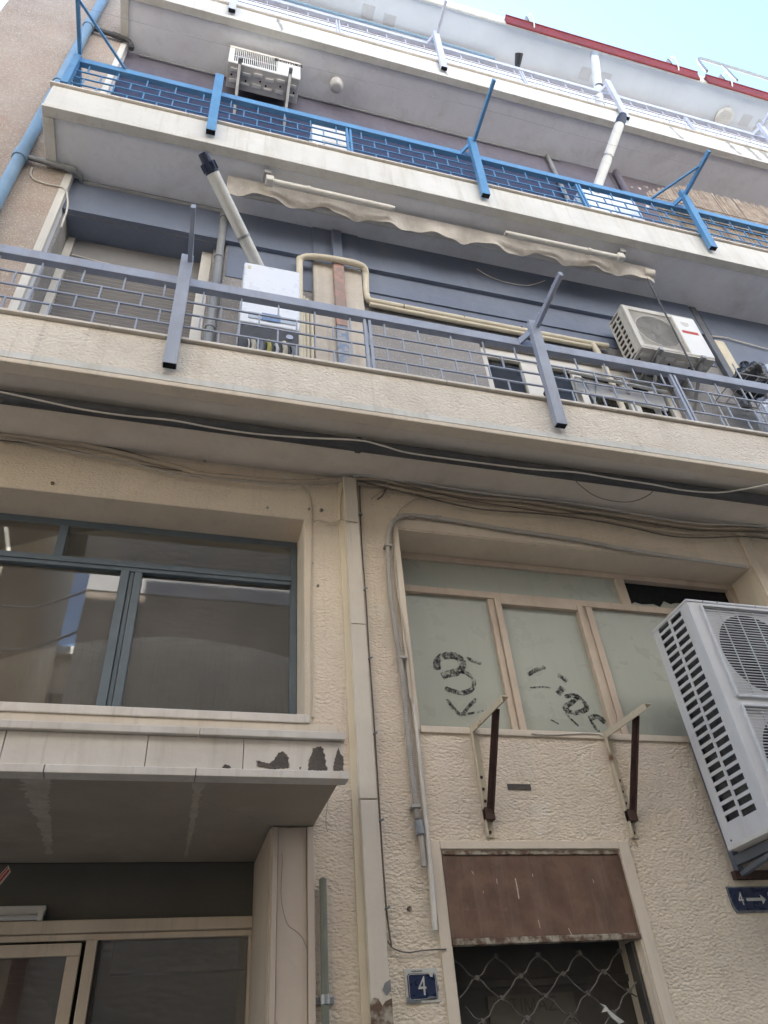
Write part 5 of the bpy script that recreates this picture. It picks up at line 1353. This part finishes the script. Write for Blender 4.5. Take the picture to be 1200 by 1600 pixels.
rk = thing('drying_rack', 'white painted board and folding rack standing behind the grey railing', 'rack', (3.05, -0.4, 5.31))
MB().bar((2.66, -0.40, 5.80), (3.42, -0.40, 5.74), 0.02, 0.17).build('board', 'white_frame', rk, bevel=0.004)
MB().tube([(2.62, -0.43, 5.90), (3.46, -0.43, 5.85)], 0.014, 10).build('top_tube', 'pvc_white', rk, smooth=True)
for x in (2.68, 3.36):
    MB().bar((x, -0.37, 5.9), (x + 0.07, -0.28, 5.315), 0.045, 0.02).build('leg', 'white_frame', rk, bevel=0.003)
for x, ds in ((2.72, 0.12), (2.84, -0.12)):
    MB().tube([(x, -0.42, 5.86), (x + ds * 1.2, -0.36, 5.33)], 0.007, 8).build('strut', 'galvanised', rk, smooth=True)
for x in (2.95, 3.10, 3.24):
    MB().disc((x, -0.415, 5.79), 0.02, 'y', 0.012, 10).build('fixing', 'ac_under', rk)

def bag(name, label, c, r, material, seed):
    random.seed(seed)
    bm = bmesh.new()
    bmesh.ops.create_icosphere(bm, subdivisions=4, radius=1)
    ph = [random.uniform(0, 6) for _ in range(9)]
    for v in bm.verts:
        p = v.co.copy()
        k = 1 + 0.10 * math.sin(p.x * 5 + ph[0] + p.z * 2) + 0.08 * math.sin(p.z * 7 + ph[1] + p.y * 3) + 0.05 * math.sin(p.y * 11 + p.x * 9 + ph[2])
        ang = math.atan2(p.y, p.x)
        if p.z > 0.2:
            k *= 1 - 0.35 * (p.z - 0.2) + 0.06 * math.sin(ang * 11 + ph[3])
        v.co = Vector((p.x * r[0], p.y * r[1], p.z * r[2])) * k
    for f in bm.faces:
        f.smooth = True
    me = bpy.data.meshes.new(name)
    bm.to_mesh(me)
    bm.free()
    me.materials.append(MATS[material])
    t = thing(name, label, 'bag', (c[0], c[1], c[2] - r[2]))
    place('sack', me, c, t)
    top = Vector(c) + Vector((0, 0, r[2] * 0.62))
    MB().tube([top, top + Vector((0.01, 0, 0.05)), top + Vector((0.03, -0.01, 0.10))], [0.05, 0.022, 0.045], 10).build('tied_neck', material, t, smooth=True)
    return t
bag('plastic_bag', 'black plastic bag behind the grey railing at the right edge', (4.60, -0.30, 6.42), (0.16, 0.15, 0.18), 'bag_black', 3)
bag('plastic_bag', 'upper white plastic bag next to the black bag behind the grey railing', (4.90, -0.33, 6.42), (0.18, 0.16, 0.22), 'bag_white', 5)
bag('plastic_bag', 'lower white plastic bag beneath the other bags behind the grey railing', (4.62, -0.36, 5.83), (0.20, 0.16, 0.28), 'bag_white', 9)
wr = thing('wire_rack', 'dark wire shelf holding the plastic bags behind the grey railing', 'rack', (4.65, -0.35, 5.31))
for x in (4.25, 4.62, 5.0):
    for y in (-0.48, -0.16):
        MB().tube([(x, y, 5.315), (x, y, 6.34)], 0.007, 8).build('upright', 'galvanised', wr, smooth=True)
for zz in (5.50, 6.22):
    for y in (-0.48, -0.16):
        MB().tube([(4.25, y, zz), (5.0, y, zz)], 0.006, 8).build('shelf_rod', 'galvanised', wr, smooth=True)
    for q in range(8):
        x = 4.25 + 0.75 * q / 7
        MB().tube([(x, -0.48, zz), (x, -0.16, zz)], 0.005, 6).build('shelf_wire', 'galvanised', wr, smooth=True)

rs = thing('reed_screen', 'brown reed screen fixed behind the middle blue railing at the right', 'screen', (6.0, -0.53, 8.36))
random.seed(11)
mb = MB()
x = 4.42
while x < 8.2:
    w = random.uniform(0.006, 0.013)
    top = 9.30 + random.uniform(-0.03, 0.06) + min(0.42, (x - 4.4) * 0.7)
    l = random.uniform(-0.02, 0.02)
    mb.tube([(x, -0.51 + random.uniform(-0.006, 0.006), 8.37), (x + l, -0.51 + random.uniform(-0.008, 0.008), top)], w * 0.6, 5)
    x += w * 1.05
o = mb.build('canes', 'reed', rs)
o['kind'] = 'stuff'
for zz in (8.6, 8.95, 9.25):
    MB().tube([(4.42, -0.522, zz), (8.2, -0.522, zz)], 0.003, 5).build('tie_wire', 'cable_dark', rs, smooth=True)
bx(4.702, 4.858, -0.008, -0.0015, 8.38, 10.93).build('painted_band', 'plum_paint', B)
bx(4.86, 9.9, -0.012, -0.002, 9.3, 10.93).build('peeling_patch', 'peeling_plum', B)

# red trough along the roof edge and roof railing
for i, (xa, xb, lb) in enumerate(((3.60, 6.93, 'long red metal trough hung along the roof edge'), (7.08, 9.9, 'red metal trough at the right end of the roof edge'))):
    tr_ = thing('roof_trough', lb, 'trough', ((xa + xb) / 2, -0.66, 13.9), 'red metal troughs along the roof edge')
    MB().add([(xa, -0.572, 13.93), (xa, -0.60, 13.93), (xa, -0.63, 14.13), (xa, -0.572, 14.13), (xb, -0.572, 13.93), (xb, -0.60, 13.93), (xb, -0.63, 14.13), (xb, -0.572, 14.13)],
             [(0, 1, 2, 3), (7, 6, 5, 4), (0, 4, 5, 1), (1, 5, 6, 2), (2, 6, 7, 3), (3, 7, 4, 0)]).build('body', 'red_metal', tr_, bevel=0.01)
    MB().tube([(xa, -0.632, 14.13), (xb, -0.632, 14.13)], 0.012, 8).build('rolled_rim', 'red_metal', tr_, smooth=True)
    for x in ([4.05, 6.55] if i == 0 else [7.55, 8.8]):
        MB().tube(smooth_path([(x, -0.56, 14.30), (x, -0.62, 14.44), (x, -0.68, 14.40), (x, -0.665, 14.2), (x, -0.62, 14.03), (x, -0.56, 13.99)], 4), 0.012, 8).build('strap_hook', 'pvc_white', tr_, smooth=True)
        bx(x - 0.05, x - 0.02, -0.62, -0.56, 14.28, 14.46).build('hook_post', 'steel_post', tr_, bevel=0.004)
rr_ = thing('roof_railing', 'grey tubular roof railing above the red trough at the top right', 'railing', (8.4, -0.5, 14.25))
MB().tube(smooth_path([(7.12, -0.66, 14.22), (7.16, -0.66, 14.7), (7.27, -0.66, 14.86), (7.45, -0.66, 14.88)], 4) + [Vector((9.9, -0.66, 14.88))], 0.025, 10).build('tube', 'pvc_grey', rr_, smooth=True)
for x in (7.7, 8.9):
    MB().tube([(x, -0.66, 14.22), (x, -0.66, 14.87)], 0.02, 10).build('upright', 'pvc_grey', rr_, smooth=True)

# ================================================================== OTHER SIDE OF THE STREET (seen in the window reflections)
ob = thing('street_building', 'grey stucco building across the street, seen as a reflection in the left window', 'building', (5, -9, 0))
MB().holed(-1.55, 16.0, 0.12, 8.35, -6.8, -6.4, [(1.2, 2.4, 0.2, 2.6), (4.6, 6.0, 4.4, 6.0), (8.0, 9.4, 4.4, 6.0)]).build('wall', 'opposite_stucco', ob)
MB().holed(-1.55, 16.0, 8.35, 13.0, -6.8, -6.38, [(3.6, 5.2, 9.4, 11.4), (7.0, 8.6, 9.4, 11.4)]).build('upper_wall', 'opposite_pale', ob)
bx(-1.56, 16.0, -6.75, -6.34, 13.0, 13.3).build('parapet_band', 'opposite_band', ob, bevel=0.02)
bx(-1.55, 16.0, -12.0, -6.801, 0.12, 13.0).build('body', 'opposite_stucco', ob)
bp = thing('brick_pillar', 'narrow red brick pillar across the street, reflected in the glass entrance door', 'pillar', (-1.47, -6.37, 0.12))
bx(-1.552, -1.385, -6.399, -6.36, 0.12, 3.60).build('mortar_core', 'mortar', bp)
bk = MB().box(-0.09, 0.09, -0.03, 0.03, -0.0285, 0.0285).mesh('brick', 'brick_red', bevel=0.003)
z = 2.2
while z < 3.58:
    place('brick', bk, (-1.468 + random.uniform(-0.004, 0.004), -6.365 + random.uniform(-0.003, 0.003), z), bp)
    z += 0.067
ob3 = thing('street_building', 'low ochre house at the back of the gap across the street, in reflection', 'building', (-2.5, -15, 0))
bx(-6.0, 0.0, -18.0, -14.0, 0.0, 11.2).build('wall', 'opposite_cream', ob3)
bx(-6.2, 0.2, -18.2, -13.8, 11.2, 11.45).build('roof_edge', 'opposite_band', ob3, bevel=0.02)
for x in (-5.0, -3.4, -2.0):
    bx(x, x + 0.8, -14.0, -13.97, 8.6, 10.2).build('window', 'room_dark', ob3)
ob2 = thing('street_building', 'tan building with balconies across the street, reflected at the far left', 'building', (-7, -10, 0))
bx(-12.0, -3.05, -13.9, -7.2, 0.0, 14.0).build('wall', 'opposite_cream', ob2)
for z in (4.2, 7.2, 10.2):
    bx(-11.5, -2.95, -7.19, -6.75, z, z + 0.16).build('balcony_slab', 'opposite_band', ob2, bevel=0.02)
    bx(-11.5, -2.95, -6.80, -6.76, z + 0.95, z + 1.0).build('balcony_rail', 'pipe_dark', ob2)
    for q in range(20):
        x = -11.4 + q * 0.43
        bx(x, x + 0.02, -6.79, -6.77, z + 0.16, z + 0.95).build('baluster', 'pipe_dark', ob2)
    bx(-3.9, -3.3, -7.199, -7.17, z + 0.2, z + 2.2).build('window', 'room_dark', ob2)
    bx(-3.95, -3.25, -7.169, -7.15, z + 2.2, z + 2.3).build('lintel', 'opposite_pale', ob2)
    MB().tube([(-3.15, -7.12, z + 0.2), (-3.12, -7.05, z + 1.6), (-3.3, -6.9, z + 2.3), (-3.3, -6.9, z + 2.9)], 0.035, 8).build('flue', 'opposite_pale', ob2, smooth=True)
    bx(-4.6, -4.1, -7.1, -6.85, z + 0.9, z + 1.3).build('unit', 'opposite_pale', ob2, bevel=0.01)
    for x in (-5.0, -7.6, -10.2):
        bx(x, x + 1.2, -7.199, -7.17, z + 0.2, z + 2.3).build('window', 'room_dark', ob2)
for i, (a, b) in enumerate((((-2.4, -5.9, 6.2), (-3.4, -6.2, 9.4)), ((-3.9, -6.0, 6.6), (-2.7, -6.1, 4.6)))):
    tag(MB().tube([a, b], 0.03, 8).build('street_pole', 'white_frame', None, smooth=True), ('white slanted pole across the street, reflected in the left window, upper one', 'white slanted pole across the street, reflected in the left window, lower one')[i], 'pole')

light_block = thing('street_building', 'unseen plain block added at the left end to cut street light', 'building', (-7, 3, 0))  # added out of view to keep side light off the facade
bx(-14.0, -2.64, 0.0, 8.0, 0.0, 9.6).build('wall', 'grey_render', light_block)
bx(-14.0, -2.645, -0.06, 0.3, 9.6, 9.8).build('parapet_band', 'opposite_band', light_block, bevel=0.02)
light_block = thing('street_building', 'unseen plain block added at the right end to cut street light', 'building', (15, 3, 0))  # second unseen block, added to close the other street end to light
bx(10.02, 20.0, 0.0, 8.0, 0.0, 13.0).build('wall', 'opposite_cream', light_block)
bx(10.025, 20.0, -0.06, 0.3, 13.0, 13.2).build('parapet_band', 'opposite_band', light_block, bevel=0.02)

tag(MB().tube(smooth_path([(-3, -6.9, 7.55), (-2.3, -6.7, 7.4), (-1.5, -6.45, 7.65)], 5), 0.018, 6).build('street_cable', 'pipe_dark', None, smooth=True), 'lower cable across the gap over the street, reflected in the left window', 'cable')

tag(MB().tube(smooth_path([(-3.05, -6.9, 8.3), (-2.3, -6.7, 8.15), (-1.5, -6.45, 8.4)], 5), 0.018, 6).build('street_cable', 'pipe_dark', None, smooth=True), 'upper cable across the gap over the street, reflected in the left window', 'cable')
